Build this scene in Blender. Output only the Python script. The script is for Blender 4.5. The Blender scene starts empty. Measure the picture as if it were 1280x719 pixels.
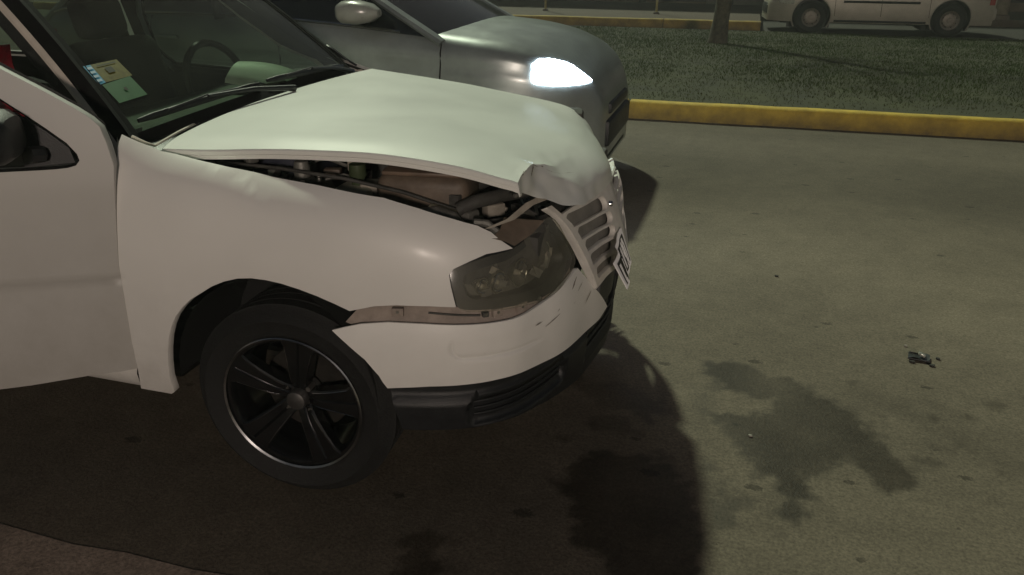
import bpy, bmesh, math, random
import numpy as np
from mathutils import Vector, Matrix, noise
from mathutils.geometry import delaunay_2d_cdt

SC = bpy.context.scene
COL = SC.collection
R = math.radians

# ------------------------------------------------------------------ camera, sky, light, exposure
CAM = dict(loc=(1.0559, -1.5037, 1.4063), pitch=0.4084, yaw=0.278, roll=0.0095, lens=968.78 / 1280 * 36)
SUN_DIR = Vector((0.43, -0.64, -0.80)).normalized()      # the way the street light travels
SUN_STRENGTH, SUN_COLOR, SUN_ANGLE = 2.35, (0.89, 1.0, 0.74), R(2.6)
SKY_STRENGTH, SKY_TINT = 0.016, (1.0, 0.80, 0.66)
LAMP_LOC, LAMP_POWER, LAMP_COLOR = (6.5, -18.0, 5.6), 5100, (1.0, 0.84, 0.72)
EXPOSURE = 0.0
HAZE_DENSITY = 0.0045

cd = bpy.data.cameras.new('camera')
cam = bpy.data.objects.new('camera', cd)
COL.objects.link(cam)
cd.sensor_width = 36
cd.lens = CAM['lens']
cd.clip_start, cd.clip_end = 0.05, 600
_p, _y, _r = CAM['pitch'], CAM['yaw'], CAM['roll']
fw = Vector((-math.sin(_y) * math.cos(_p), math.cos(_y) * math.cos(_p), -math.sin(_p)))
rt = Vector((math.cos(_y), math.sin(_y), 0))
up = rt.cross(fw)
r2 = math.cos(_r) * rt + math.sin(_r) * up
u2 = -math.sin(_r) * rt + math.cos(_r) * up
cam.matrix_world = Matrix(((r2.x, u2.x, -fw.x, CAM['loc'][0]), (r2.y, u2.y, -fw.y, CAM['loc'][1]),
                           (r2.z, u2.z, -fw.z, CAM['loc'][2]), (0, 0, 0, 1)))
SC.camera = cam

w = bpy.data.worlds.new('World')
SC.world = w
w.use_nodes = True
nt = w.node_tree
nt.nodes.clear()
sky = nt.nodes.new('ShaderNodeTexSky')
sky.sky_type = 'NISHITA'
sky.sun_disc = False
sky.sun_elevation = math.asin(-SUN_DIR.z)
sky.sun_rotation = math.atan2(-SUN_DIR.x, -SUN_DIR.y)
tint = nt.nodes.new('ShaderNodeMix')
tint.data_type = 'RGBA'
tint.blend_type = 'MULTIPLY'
tint.inputs[0].default_value = 1
tint.inputs[7].default_value = (*SKY_TINT, 1)
bg = nt.nodes.new('ShaderNodeBackground')
bg.inputs[1].default_value = SKY_STRENGTH
wo = nt.nodes.new('ShaderNodeOutputWorld')
nt.links.new(sky.outputs[0], tint.inputs[6])
nt.links.new(tint.outputs[2], bg.inputs[0])
nt.links.new(bg.outputs[0], wo.inputs[0])

sl = bpy.data.lights.new('sun', 'SUN')
sl.energy, sl.color, sl.angle = SUN_STRENGTH, SUN_COLOR, SUN_ANGLE
so = bpy.data.objects.new('sun', sl)
COL.objects.link(so)
so.location = (-3, 6, 9)
so.rotation_euler = SUN_DIR.to_track_quat('-Z', 'Y').to_euler()

vs = SC.view_settings
vs.view_transform, vs.look, vs.exposure, vs.gamma = 'Standard', 'None', EXPOSURE, 1
vs.use_curve_mapping = False
SC.cycles.use_denoising = True
SC.cycles.max_bounces = 8
SC.cycles.transparent_max_bounces = 12
SC.cycles.caustics_reflective = False
SC.cycles.caustics_refractive = False
SC.cycles.sample_clamp_indirect = 4

random.seed(4)

# ------------------------------------------------------------------ materials
MATS = {}


def mk(name, col, rough=0.6, metal=0.0, var=0.12, scale=18, bump=0.0, bscale=120, coat=0.0, spec=0.5, dirt=None,
       emit=None, rvar=0.1):
    """Principled material with noise colour variation, roughness variation and fine bump.
    dirt = (colour, z_low, z_high, amount): road grime that sits low on the panel, broken up by noise."""
    if name in MATS:
        return MATS[name]
    m = bpy.data.materials.new(name)
    m.use_nodes = True
    t = m.node_tree
    b = t.nodes['Principled BSDF']
    b.inputs['Metallic'].default_value = metal
    b.inputs['Coat Weight'].default_value = coat
    b.inputs['Coat Roughness'].default_value = 0.2
    b.inputs['Specular IOR Level'].default_value = spec
    tc = t.nodes.new('ShaderNodeTexCoord')
    n = t.nodes.new('ShaderNodeTexNoise')
    n.inputs['Scale'].default_value = scale
    n.inputs['Detail'].default_value = 6
    n.inputs['Roughness'].default_value = 0.62
    t.links.new(tc.outputs['Object'], n.inputs['Vector'])
    cr = t.nodes.new('ShaderNodeValToRGB')
    cr.color_ramp.elements[0].position, cr.color_ramp.elements[1].position = 0.3, 0.7
    cr.color_ramp.elements[0].color = (*[c * (1 - var) for c in col], 1)
    cr.color_ramp.elements[1].color = (*[min(1, c * (1 + var)) for c in col], 1)
    t.links.new(n.outputs['Fac'], cr.inputs['Fac'])
    out = cr.outputs['Color']
    if dirt:
        dc, z0, z1, amt = dirt
        sx = t.nodes.new('ShaderNodeSeparateXYZ')
        t.links.new(tc.outputs['Object'], sx.inputs[0])
        mr = t.nodes.new('ShaderNodeMapRange')
        mr.inputs['From Min'].default_value, mr.inputs['From Max'].default_value = z1, z0
        mr.inputs['To Min'].default_value, mr.inputs['To Max'].default_value = 0, 1
        t.links.new(sx.outputs['Z'], mr.inputs['Value'])
        n2 = t.nodes.new('ShaderNodeTexNoise')
        n2.inputs['Scale'].default_value = 9
        n2.inputs['Detail'].default_value = 8
        n2.inputs['Roughness'].default_value = 0.7
        t.links.new(tc.outputs['Object'], n2.inputs['Vector'])
        mu = t.nodes.new('ShaderNodeMath')
        mu.operation = 'MULTIPLY'
        t.links.new(mr.outputs[0], mu.inputs[0])
        t.links.new(n2.outputs['Fac'], mu.inputs[1])
        m2 = t.nodes.new('ShaderNodeMath')
        m2.operation = 'MULTIPLY'
        m2.use_clamp = True
        m2.inputs[1].default_value = amt
        t.links.new(mu.outputs[0], m2.inputs[0])
        mx = t.nodes.new('ShaderNodeMix')
        mx.data_type = 'RGBA'
        mx.inputs[7].default_value = (*dc, 1)
        t.links.new(m2.outputs[0], mx.inputs[0])
        t.links.new(out, mx.inputs[6])
        out = mx.outputs[2]
    t.links.new(out, b.inputs['Base Color'])
    rr = t.nodes.new('ShaderNodeMapRange')
    rr.inputs['To Min'].default_value, rr.inputs['To Max'].default_value = max(0.02, rough - rvar), min(1, rough + rvar)
    t.links.new(n.outputs['Fac'], rr.inputs['Value'])
    t.links.new(rr.outputs[0], b.inputs['Roughness'])
    if bump:
        nb = t.nodes.new('ShaderNodeTexNoise')
        nb.inputs['Scale'].default_value = bscale
        nb.inputs['Detail'].default_value = 4
        t.links.new(tc.outputs['Object'], nb.inputs['Vector'])
        bp = t.nodes.new('ShaderNodeBump')
        bp.inputs['Strength'].default_value = bump
        bp.inputs['Distance'].default_value = 0.01
        t.links.new(nb.outputs['Fac'], bp.inputs['Height'])
        t.links.new(bp.outputs[0], b.inputs['Normal'])
    if emit:
        b.inputs['Emission Color'].default_value = (*emit[0], 1)
        b.inputs['Emission Strength'].default_value = emit[1]
    MATS[name] = m
    return m


def glass(name, tint, film=0.05, filmcol=(0.5, 0.5, 0.45), gl=0.03, rough=0.03, ior=1.5):
    m = bpy.data.materials.new(name)
    m.use_nodes = True
    t = m.node_tree
    t.nodes.clear()
    out = t.nodes.new('ShaderNodeOutputMaterial')
    tr = t.nodes.new('ShaderNodeBsdfTransparent')
    tr.inputs[0].default_value = (*tint, 1)
    g = t.nodes.new('ShaderNodeBsdfGlossy')
    g.inputs['Roughness'].default_value = rough
    lw = t.nodes.new('ShaderNodeLayerWeight')
    lw.inputs[0].default_value = 0.5
    pw = t.nodes.new('ShaderNodeMath')
    pw.operation = 'POWER'
    pw.inputs[1].default_value = 5
    t.links.new(lw.outputs['Facing'], pw.inputs[0])
    fr = t.nodes.new('ShaderNodeMath')        # Schlick reflectance, the same from both sides of the pane
    fr.operation = 'MULTIPLY_ADD'
    fr.inputs[1].default_value, fr.inputs[2].default_value = 0.94, 0.05
    t.links.new(pw.outputs[0], fr.inputs[0])
    d = t.nodes.new('ShaderNodeBsdfDiffuse')
    d.inputs[0].default_value = (*filmcol, 1)
    tc = t.nodes.new('ShaderNodeTexCoord')
    n = t.nodes.new('ShaderNodeTexNoise')
    n.inputs['Scale'].default_value = 7
    n.inputs['Detail'].default_value = 7
    t.links.new(tc.outputs['Object'], n.inputs['Vector'])
    mr = t.nodes.new('ShaderNodeMapRange')
    mr.inputs['From Min'].default_value, mr.inputs['From Max'].default_value = 0.25, 0.75
    mr.inputs['To Min'].default_value, mr.inputs['To Max'].default_value = film * 0.5, film * 1.5
    t.links.new(n.outputs['Fac'], mr.inputs['Value'])
    a = t.nodes.new('ShaderNodeMixShader')
    t.links.new(mr.outputs[0], a.inputs[0])
    t.links.new(tr.outputs[0], a.inputs[1])
    t.links.new(d.outputs[0], a.inputs[2])
    c = t.nodes.new('ShaderNodeMixShader')
    t.links.new(fr.outputs[0], c.inputs[0])
    t.links.new(a.outputs[0], c.inputs[1])
    t.links.new(g.outputs[0], c.inputs[2])
    t.links.new(c.outputs[0], out.inputs[0])
    return m


GRIME = (0.20, 0.165, 0.125)
PAINT = mk('white_paint', (0.76, 0.745, 0.71), 0.46, var=0.03, scale=3, coat=0.14, dirt=(GRIME, 0.20, 0.72, 0.75), bump=0.02, bscale=9)
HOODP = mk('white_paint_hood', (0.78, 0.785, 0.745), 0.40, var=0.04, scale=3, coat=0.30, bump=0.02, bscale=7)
BUMPP = mk('white_paint_lit_bumper', (0.80, 0.785, 0.75), 0.44, var=0.04, scale=6, coat=0.14, dirt=(GRIME, 0.30, 0.60, 0.35), bump=0.02, bscale=9)  # white paint copy lightened so the bumper looks better lit
DOORP = mk('white_paint_shaded_door', (0.50, 0.49, 0.465), 0.48, var=0.03, scale=3, coat=0.12, dirt=(GRIME, 0.15, 1.0, 0.8), bump=0.02, bscale=9)  # white paint copy darkened so the door looks less lit, plus grime
EDGE = mk('paint_flange', (0.55, 0.50, 0.43), 0.5, var=0.1, scale=20)
SCRAPE = mk('scraped_paint', (0.24, 0.21, 0.18), 0.8, var=0.5, scale=90)
BLACKP = mk('black_plastic', (0.011, 0.0115, 0.013), 0.5, var=0.3, scale=25, bump=0.15, bscale=300)
RUBBER = mk('rubber', (0.0065, 0.0063, 0.006), 0.8, var=0.3, scale=14, bump=0.2, bscale=160, dirt=((0.018, 0.016, 0.014), -0.3, 0.1, 0.4))
SEAL = mk('rubber_seal', (0.007, 0.007, 0.007), 0.85, var=0.2, spec=0.15)
RIMB = mk('black_alloy', (0.010, 0.010, 0.011), 0.22, metal=0.35, var=0.3, scale=30, coat=0.5)
CHROME = mk('chrome', (0.6, 0.6, 0.6), 0.18, metal=1.0, var=0.1)
STEEL = mk('dull_steel', (0.28, 0.27, 0.25), 0.42, metal=0.9, var=0.25, scale=40)
BAYM = mk('engine_bay_dark', (0.062, 0.060, 0.054), 0.7, var=0.5, scale=16, bump=0.3, bscale=60)
BAYB = mk('engine_plastic_brown', (0.15, 0.115, 0.085), 0.55, var=0.35, scale=14, bump=0.1)
BAYG = mk('engine_metal_grey', (0.20, 0.195, 0.175), 0.5, metal=0.4, var=0.4, scale=22, bump=0.2)
BAYW = mk('dusty_body_inner', (0.33, 0.30, 0.25), 0.65, var=0.3, scale=16)
GRILLE = mk('grille_plastic', (0.64, 0.615, 0.57), 0.48, var=0.15, scale=10, bump=0.05)
INNERB = mk('bumper_foam', (0.30, 0.25, 0.215), 0.75, var=0.25, scale=24, bump=0.1)
DASH = mk('dashboard_plastic', (0.016, 0.017, 0.016), 0.65, var=0.2, bump=0.2, bscale=200)
FABRIC = mk('seat_fabric', (0.018, 0.018, 0.019), 0.9, var=0.3, scale=40, bump=0.4, bscale=200)
PALE = mk('pale_reflection', (0.52, 0.55, 0.49), 0.5, var=0.1)
RED = mk('red_cloth', (0.62, 0.035, 0.06), 0.85, var=0.25, scale=30, bump=0.3, bscale=80)
GLASSW = glass('windscreen_glass', (0.50, 0.59, 0.50), film=0.045, filmcol=(0.40, 0.45, 0.32))
GLASSS = glass('side_glass', (0.55, 0.58, 0.55), film=0.02)
LENS = glass('headlamp_lens', (0.90, 0.90, 0.85), film=0.15, filmcol=(0.42, 0.40, 0.32), rough=0.15)


# ------------------------------------------------------------------ mesh helpers
def link(o, parent):
    COL.objects.link(o)
    if parent is not None:
        o.parent = parent
    return o


def mesh_obj(name, verts, faces, mat, parent=None, smooth=True, sharp=38, normals=None):
    me = bpy.data.meshes.new(name)
    me.from_pydata([tuple(v) for v in verts], [], faces)
    me.validate()
    if smooth:
        me.polygons.foreach_set('use_smooth', [True] * len(me.polygons))
        if normals is not None and len(me.vertices) == len(normals):
            me.normals_split_custom_set_from_vertices([tuple(n) for n in normals])
        else:
            me.set_sharp_from_angle(angle=R(sharp))
    me.materials.append(mat)
    me.update()
    return link(bpy.data.objects.new(name, me), parent)


def empty(name, loc=(0, 0, 0), rz=0.0, parent=None):
    o = bpy.data.objects.new(name, None)
    o.empty_display_size = 0.2
    o.location = loc
    o.rotation_euler = (0, 0, rz)
    return link(o, parent)


def tag(o, label, cat, group=None):
    o['label'] = label
    o['category'] = cat
    if group:
        o['group'] = group
    return o


def kind(o, k, label=None, cat=None):
    o['kind'] = k
    if label:
        o['label'] = label
    if cat:
        o['category'] = cat
    return o


class MB:
    def __init__(self):
        self.v, self.f = [], []

    def add(self, vs_, fs_):
        k = len(self.v)
        self.v += [Vector(q) for q in vs_]
        self.f += [tuple(i + k for i in f) for f in fs_]
        return self

    def box(self, c, s, rot=None, bev=0.0, seg=2):
        bm = bmesh.new()
        bmesh.ops.create_cube(bm, size=1)
        for q in bm.verts:
            q.co = Vector((q.co.x * s[0], q.co.y * s[1], q.co.z * s[2]))
        if bev:
            bmesh.ops.bevel(bm, geom=bm.edges[:], offset=bev, segments=seg, profile=0.5, affect='EDGES')
        bm.verts.index_update()
        M = Matrix.Rotation(0, 3, 'X') if rot is None else rot
        vv = [M @ q.co + Vector(c) for q in bm.verts]
        self.add(vv, [[q.index for q in f.verts] for f in bm.faces])
        bm.free()
        return self

    def tube(self, pts, r, seg=8, closed=False, caps=True, flat=1.0):
        pts = [Vector(q) for q in pts]
        n = len(pts)
        rs = r if isinstance(r, (list, tuple)) else [r] * n
        rings = []
        prev = None
        for i, q in enumerate(pts):
            a = pts[i - 1] if (i or closed) else q
            b = pts[(i + 1) % n] if (i < n - 1 or closed) else q
            d = (b - a).normalized()
            if prev is None:
                e = d.orthogonal().normalized() if abs(d.z) > 0.95 else d.cross(Vector((0, 0, 1))).normalized()
            else:
                e = (prev - d * prev.dot(d)).normalized()
            prev = e
            g = d.cross(e)
            rings.append([q + (e * math.cos(t) + g * math.sin(t) * flat) * rs[i] for t in [2 * math.pi * k / seg for k in range(seg)]])
        vv = [x for rg in rings for x in rg]
        ff = []
        for i in range(n if closed else n - 1):
            j = (i + 1) % n
            for k in range(seg):
                l = (k + 1) % seg
                ff.append((i * seg + k, i * seg + l, j * seg + l, j * seg + k))
        if caps and not closed:
            ff.append(tuple(range(seg))[::-1])
            ff.append(tuple((n - 1) * seg + k for k in range(seg)))
        return self.add(vv, ff)

    def lathe(self, prof, c=(0, 0, 0), axis='Y', seg=48, closed=False, rot=None):
        vv, ff = [], []
        n = len(prof)
        for k in range(seg):
            t = 2 * math.pi * k / seg
            for r, h in prof:
                q = {'Y': Vector((r * math.cos(t), h, r * math.sin(t))), 'Z': Vector((r * math.cos(t), r * math.sin(t), h)),
                     'X': Vector((h, r * math.cos(t), r * math.sin(t)))}[axis]
                vv.append((rot @ q if rot else q) + Vector(c))
        for k in range(seg):
            l = (k + 1) % seg
            for i in range(n if closed else n - 1):
                j = (i + 1) % n
                ff.append((k * n + i, k * n + j, l * n + j, l * n + i))
        return self.add(vv, ff)

    def grid(self, rows, closed=False):
        n = len(rows[0])
        ff = []
        for i in range(len(rows) - 1):
            for k in range(n if closed else n - 1):
                l = (k + 1) % n
                ff.append((i * n + k, i * n + l, (i + 1) * n + l, (i + 1) * n + k))
        return self.add([q for rw in rows for q in rw], ff)

    def prism(self, poly, d):
        """closed prism: polygon of 3D points extruded by vector d"""
        n = len(poly)
        d = Vector(d)
        vv = [Vector(q) for q in poly] + [Vector(q) + d for q in poly]
        ff = [tuple(range(n))[::-1], tuple(range(n, 2 * n))] + [(i, (i + 1) % n, n + (i + 1) % n, n + i) for i in range(n)]
        return self.add(vv, ff)

    def build(self, name, mat, parent=None, smooth=True, sharp=38, recalc=True):
        o = mesh_obj(name, self.v, self.f, mat, parent, False)
        me = o.data
        if recalc:
            bm = bmesh.new()
            bm.from_mesh(me)
            bmesh.ops.recalc_face_normals(bm, faces=bm.faces[:])
            bm.to_mesh(me)
            bm.free()
        if smooth:
            me.polygons.foreach_set('use_smooth', [True] * len(me.polygons))
            me.set_sharp_from_angle(angle=R(sharp))
        return o


def inside(poly, a, b):
    c = False
    j = len(poly) - 1
    for i in range(len(poly)):
        (x1, y1), (x2, y2) = poly[i], poly[j]
        if (y1 > b) != (y2 > b) and a < (x2 - x1) * (b - y1) / (y2 - y1) + x1:
            c = not c
        j = i
    return c


def densify(poly, step, closed=True):
    out = []
    n = len(poly)
    for i in range(n if closed else n - 1):
        p, q = poly[i], poly[(i + 1) % n]
        k = max(1, int(math.ceil(math.hypot(q[0] - p[0], q[1] - p[1]) / step)))
        out += [(p[0] + (q[0] - p[0]) * t / k, p[1] + (q[1] - p[1]) * t / k) for t in range(k)]
    if not closed:
        out.append(poly[-1])
    return out


def smooth_poly(poly, it=1, keep=()):
    """Chaikin corner cutting; points whose index is in keep stay sharp"""
    keep = set(keep)
    for _ in range(it):
        out, nk = [], set()
        n = len(poly)
        for i in range(n):
            p, q = poly[i], poly[(i + 1) % n]
            a, b = i in keep, (i + 1) % n in keep
            if a:
                nk.add(len(out))
                out.append(p)
            else:
                out.append((p[0] * .75 + q[0] * .25, p[1] * .75 + q[1] * .25))
            if not b:
                out.append((p[0] * .25 + q[0] * .75, p[1] * .25 + q[1] * .75))
        poly, keep = out, nk
    return poly


def panel(name, outline, fn, mat, parent, outdir, step=0.02, flange=0.015, holes=(), extra=(), edge_mat=None, eps=2e-3):
    """Sheet-metal panel: 2-D outline (with holes) triangulated and mapped by fn(a, b) to 3-D,
    normals from the surface itself, the rim turned inwards."""
    loops = [densify(outline, step)] + [densify(h, step) for h in holes]
    pts, edges = [], []
    for lp in loops:
        k = len(pts)
        pts += lp
        edges += [(k + i, k + (i + 1) % len(lp)) for i in range(len(lp))]
    xs = [q[0] for q in loops[0]]
    ys = [q[1] for q in loops[0]]
    arr = np.array(pts)
    na, nb = int((max(xs) - min(xs)) / step) + 1, int((max(ys) - min(ys)) / step) + 1
    cand = [(min(xs) + (i + .5 + .25 * (j % 2)) * step, min(ys) + (j + .5) * step) for i in range(na) for j in range(nb)] + list(extra)
    ne = len(extra)
    for ci, c in enumerate(cand):
        if not inside(loops[0], *c) or any(inside(h, *c) for h in loops[1:]):
            continue
        dd = np.min((arr[:, 0] - c[0]) ** 2 + (arr[:, 1] - c[1]) ** 2)
        if dd < (step * .45) ** 2 * (0.02 if ci >= len(cand) - ne else 1):
            continue
        pts.append(c)
    res = delaunay_2d_cdt([Vector(q) for q in pts], edges, [], 0, 1e-6)
    v2, tri = [tuple(q) for q in res[0]], res[2]
    keep = []
    for f in tri:
        ca, cb = sum(v2[i][0] for i in f) / len(f), sum(v2[i][1] for i in f) / len(f)
        if inside(loops[0], ca, cb) and not any(inside(h, ca, cb) for h in loops[1:]):
            keep.append(list(f))
    od = Vector(outdir)

    def nrm(a, b):
        q = Vector(fn(a + eps, b)) - Vector(fn(a - eps, b))
        s = Vector(fn(a, b + eps)) - Vector(fn(a, b - eps))
        n = q.cross(s).normalized()
        return n if n.dot(od) > 0 else -n
    verts = [Vector(fn(*q)) for q in v2]
    norms = [nrm(*q) for q in v2]
    faces = []
    for f in keep:
        n = (verts[f[1]] - verts[f[0]]).cross(verts[f[2]] - verts[f[0]])
        faces.append(f if n.dot(norms[f[0]]) > 0 else f[::-1])
    if flange:
        cnt = {}
        for f in faces:
            for i in range(len(f)):
                cnt[(f[i], f[(i + 1) % len(f)])] = 1
        rim = [e for e in cnt if (e[1], e[0]) not in cnt]
        top, bot = {}, {}
        outs = {}
        for a, b in rim:
            d = verts[b] - verts[a]
            o = d.cross(norms[a]).normalized()
            for i in (a, b):
                outs[i] = outs.get(i, Vector()) + o
        for i, o in outs.items():
            o = o.normalized() if o.length > 1e-6 else norms[i]
            top[i] = len(verts)
            verts.append(verts[i].copy())
            norms.append((norms[i] * .6 + o).normalized())
            bot[i] = len(verts)
            verts.append(verts[i] - norms[i] * flange)
            norms.append(o)
        for a, b in rim:
            faces.append([b, a, top[a], top[b]]) if False else None
            faces.append([top[b], top[a], bot[a], bot[b]])
    return mesh_obj(name, verts, faces, mat, parent, True, normals=norms)


# ------------------------------------------------------------------ setting
def road_y(x):      # foot of the yellow kerb across the road
    return 5.745 + 0.034 * (x - 0.2)


def ground_material(name, base, stain_shade=False, specks=0.5):
    m = bpy.data.materials.new(name)
    m.use_nodes = True
    t = m.node_tree
    b = t.nodes['Principled BSDF']
    b.inputs['Specular IOR Level'].default_value = 0.3
    tc = t.nodes.new('ShaderNodeTexCoord')

    def nz(scale, detail, rough, lo, hi, t0, t1):
        n = t.nodes.new('ShaderNodeTexNoise')
        n.inputs['Scale'].default_value = scale
        n.inputs['Detail'].default_value = detail
        n.inputs['Roughness'].default_value = rough
        t.links.new(tc.outputs['Object'], n.inputs['Vector'])
        r = t.nodes.new('ShaderNodeMapRange')
        for k, q in zip(('From Min', 'From Max', 'To Min', 'To Max'), (lo, hi, t0, t1)):
            r.inputs[k].default_value = q
        t.links.new(n.outputs['Fac'], r.inputs['Value'])
        return r.outputs[0], n

    def mul(a, c):
        k = t.nodes.new('ShaderNodeMath')
        k.operation = 'MULTIPLY'
        t.links.new(a, k.inputs[0])
        t.links.new(c, k.inputs[1])
        return k.outputs[0]
    big, _ = nz(0.9, 5, 0.6, 0.3, 0.7, 0.80, 1.16)
    mid, _ = nz(7, 6, 0.65, 0.3, 0.7, 0.86, 1.12)
    fine, nf = nz(110, 3, 0.7, 0.3, 0.7, 1 - specks * .8, 1 + specks * .6)
    vor = t.nodes.new('ShaderNodeTexVoronoi')
    vor.inputs['Scale'].default_value = 42
    t.links.new(tc.outputs['Object'], vor.inputs['Vector'])
    vr = t.nodes.new('ShaderNodeMapRange')
    for k, q in zip(('From Min', 'From Max', 'To Min', 'To Max'), (0.05, 0.16, 0.62, 1.0)):
        vr.inputs[k].default_value = q
    t.links.new(vor.outputs['Distance'], vr.inputs['Value'])
    # only a few of the pits show
    pit, _ = nz(3.1, 4, 0.7, 0.45, 0.62, 0, 1)
    mxp = t.nodes.new('ShaderNodeMix')
    mxp.data_type = 'FLOAT'
    t.links.new(pit, mxp.inputs[0])
    mxp.inputs[2].default_value = 1
    t.links.new(vr.outputs[0], mxp.inputs[3])
    f = mul(mul(mul(big, mid), fine), mxp.outputs[0])
    grit, _ = nz(38, 4, 0.75, 0.35, 0.65, 0.86, 1.12)
    f = mul(f, grit)
    if stain_shade:
        # polished and tar-dark strips where the tyres run, along the road
        mp = t.nodes.new('ShaderNodeMapping')
        mp.inputs['Scale'].default_value = (0.22, 1.0, 1.0)
        t.links.new(tc.outputs['Object'], mp.inputs['Vector'])
        wn = t.nodes.new('ShaderNodeTexNoise')
        wn.inputs['Scale'].default_value = 1.1
        wn.inputs['Detail'].default_value = 5
        t.links.new(mp.outputs[0], wn.inputs['Vector'])
        sx = t.nodes.new('ShaderNodeSeparateXYZ')
        t.links.new(tc.outputs['Object'], sx.inputs[0])
        ad = t.nodes.new('ShaderNodeMath')
        ad.operation = 'MULTIPLY_ADD'
        ad.inputs[1].default_value = 0.7
        t.links.new(wn.outputs['Fac'], ad.inputs[0])
        t.links.new(sx.outputs['Y'], ad.inputs[2])
        rg = t.nodes.new('ShaderNodeMapRange')
        rg.inputs['From Min'].default_value, rg.inputs['From Max'].default_value = 0.0, 7.0
        t.links.new(ad.outputs[0], rg.inputs['Value'])
        rp = t.nodes.new('ShaderNodeValToRGB')
        el = rp.color_ramp.elements
        el[0].position, el[0].color = 0.05, (0.88, 0.88, 0.88, 1)
        el[1].position, el[1].color = 1.0, (1.0, 1.0, 1.0, 1)
        for ps, vv in ((.22, .98), (.36, 1.22), (.45, 1.12), (.56, .72), (.68, .74), (.76, .90), (.86, .76)):
            q = el.new(ps)
            q.color = (vv, vv, vv, 1)
        t.links.new(rg.outputs[0], rp.inputs['Fac'])
        f = mul(f, rp.outputs['Color'])
        # scattered tar flecks
        mp2 = t.nodes.new('ShaderNodeMapping')
        mp2.inputs['Scale'].default_value = (3.2, 5.6, 1.0)
        t.links.new(tc.outputs['Object'], mp2.inputs['Vector'])
        v2 = t.nodes.new('ShaderNodeTexVoronoi')
        v2.inputs['Scale'].default_value = 1.0
        v2.voronoi_dimensions = '2D'
        t.links.new(mp2.outputs[0], v2.inputs['Vector'])
        sc = t.nodes.new('ShaderNodeSeparateColor')
        t.links.new(v2.outputs['Color'], sc.inputs[0])
        rad = t.nodes.new('ShaderNodeMapRange')
        rad.inputs['From Min'].default_value, rad.inputs['From Max'].default_value = 0.45, 1.0
        rad.inputs['To Min'].default_value, rad.inputs['To Max'].default_value = 0.0, 0.12
        t.links.new(sc.outputs[0], rad.inputs['Value'])
        nw = t.nodes.new('ShaderNodeMath')
        nw.operation = 'MULTIPLY_ADD'
        nw.inputs[1].default_value = 0.14
        t.links.new(nf.outputs['Fac'], nw.inputs[0])
        t.links.new(v2.outputs['Distance'], nw.inputs[2])
        lt = t.nodes.new('ShaderNodeMath')
        lt.operation = 'SUBTRACT'
        t.links.new(nw.outputs[0], lt.inputs[0])
        t.links.new(rad.outputs[0], lt.inputs[1])
        fl = t.nodes.new('ShaderNodeMapRange')
        fl.inputs['From Min'].default_value, fl.inputs['From Max'].default_value = 0.03, 0.06
        fl.inputs['To Min'].default_value, fl.inputs['To Max'].default_value = 0.5, 1.0
        t.links.new(lt.outputs[0], fl.inputs['Value'])
        f = mul(f, fl.outputs[0])
    col = t.nodes.new('ShaderNodeMix')
    col.data_type = 'RGBA'
    col.blend_type = 'MULTIPLY'
    col.inputs[0].default_value = 1
    col.inputs[6].default_value = (*base, 1)
    t.links.new(f, col.inputs[7])
    out = col.outputs[2]
    rgh = 0.8
    if stain_shade:
        at = t.nodes.new('ShaderNodeAttribute')
        at.attribute_name = 'stain_shade'
        mx = t.nodes.new('ShaderNodeMix')
        mx.data_type = 'RGBA'
        dk = t.nodes.new('ShaderNodeMix')
        dk.data_type = 'RGBA'
        dk.blend_type = 'MULTIPLY'
        dk.inputs[0].default_value = 1
        dk.inputs[7].default_value = (0.25, 0.225, 0.19, 1)
        t.links.new(out, dk.inputs[6])
        t.links.new(at.outputs['Fac'], mx.inputs[0])
        t.links.new(out, mx.inputs[6])
        t.links.new(dk.outputs[2], mx.inputs[7])
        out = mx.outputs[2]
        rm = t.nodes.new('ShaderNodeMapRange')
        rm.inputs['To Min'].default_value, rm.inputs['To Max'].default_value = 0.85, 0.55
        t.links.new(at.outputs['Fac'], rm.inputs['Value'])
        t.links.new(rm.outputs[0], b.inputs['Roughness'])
    else:
        b.inputs['Roughness'].default_value = rgh
    t.links.new(out, b.inputs['Base Color'])
    bp = t.nodes.new('ShaderNodeBump')
    bp.inputs['Strength'].default_value = 0.5
    bp.inputs['Distance'].default_value = 0.004
    t.links.new(nf.outputs['Fac'], bp.inputs['Height'])
    t.links.new(bp.outputs[0], b.inputs['Normal'])
    return m


EARTH = mk('bare_earth', (0.10, 0.085, 0.06), 0.95, var=0.4, scale=3, bump=0.4)
ROADM = ground_material('worn_concrete_road', (0.160, 0.133, 0.098), stain_shade=True)
FARROAD = ground_material('far_asphalt', (0.045, 0.040, 0.034))
PAVE = ground_material('brown_pavement', (0.095, 0.068, 0.05))
GUTM = ground_material('gutter_concrete', (0.30, 0.235, 0.185))

kind(MB().grid([[(-120, -120, -.03), (120, -120, -.03)], [(-120, 120, -.03), (120, 120, -.03)]]).build('ground', EARTH), 'structure')

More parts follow.
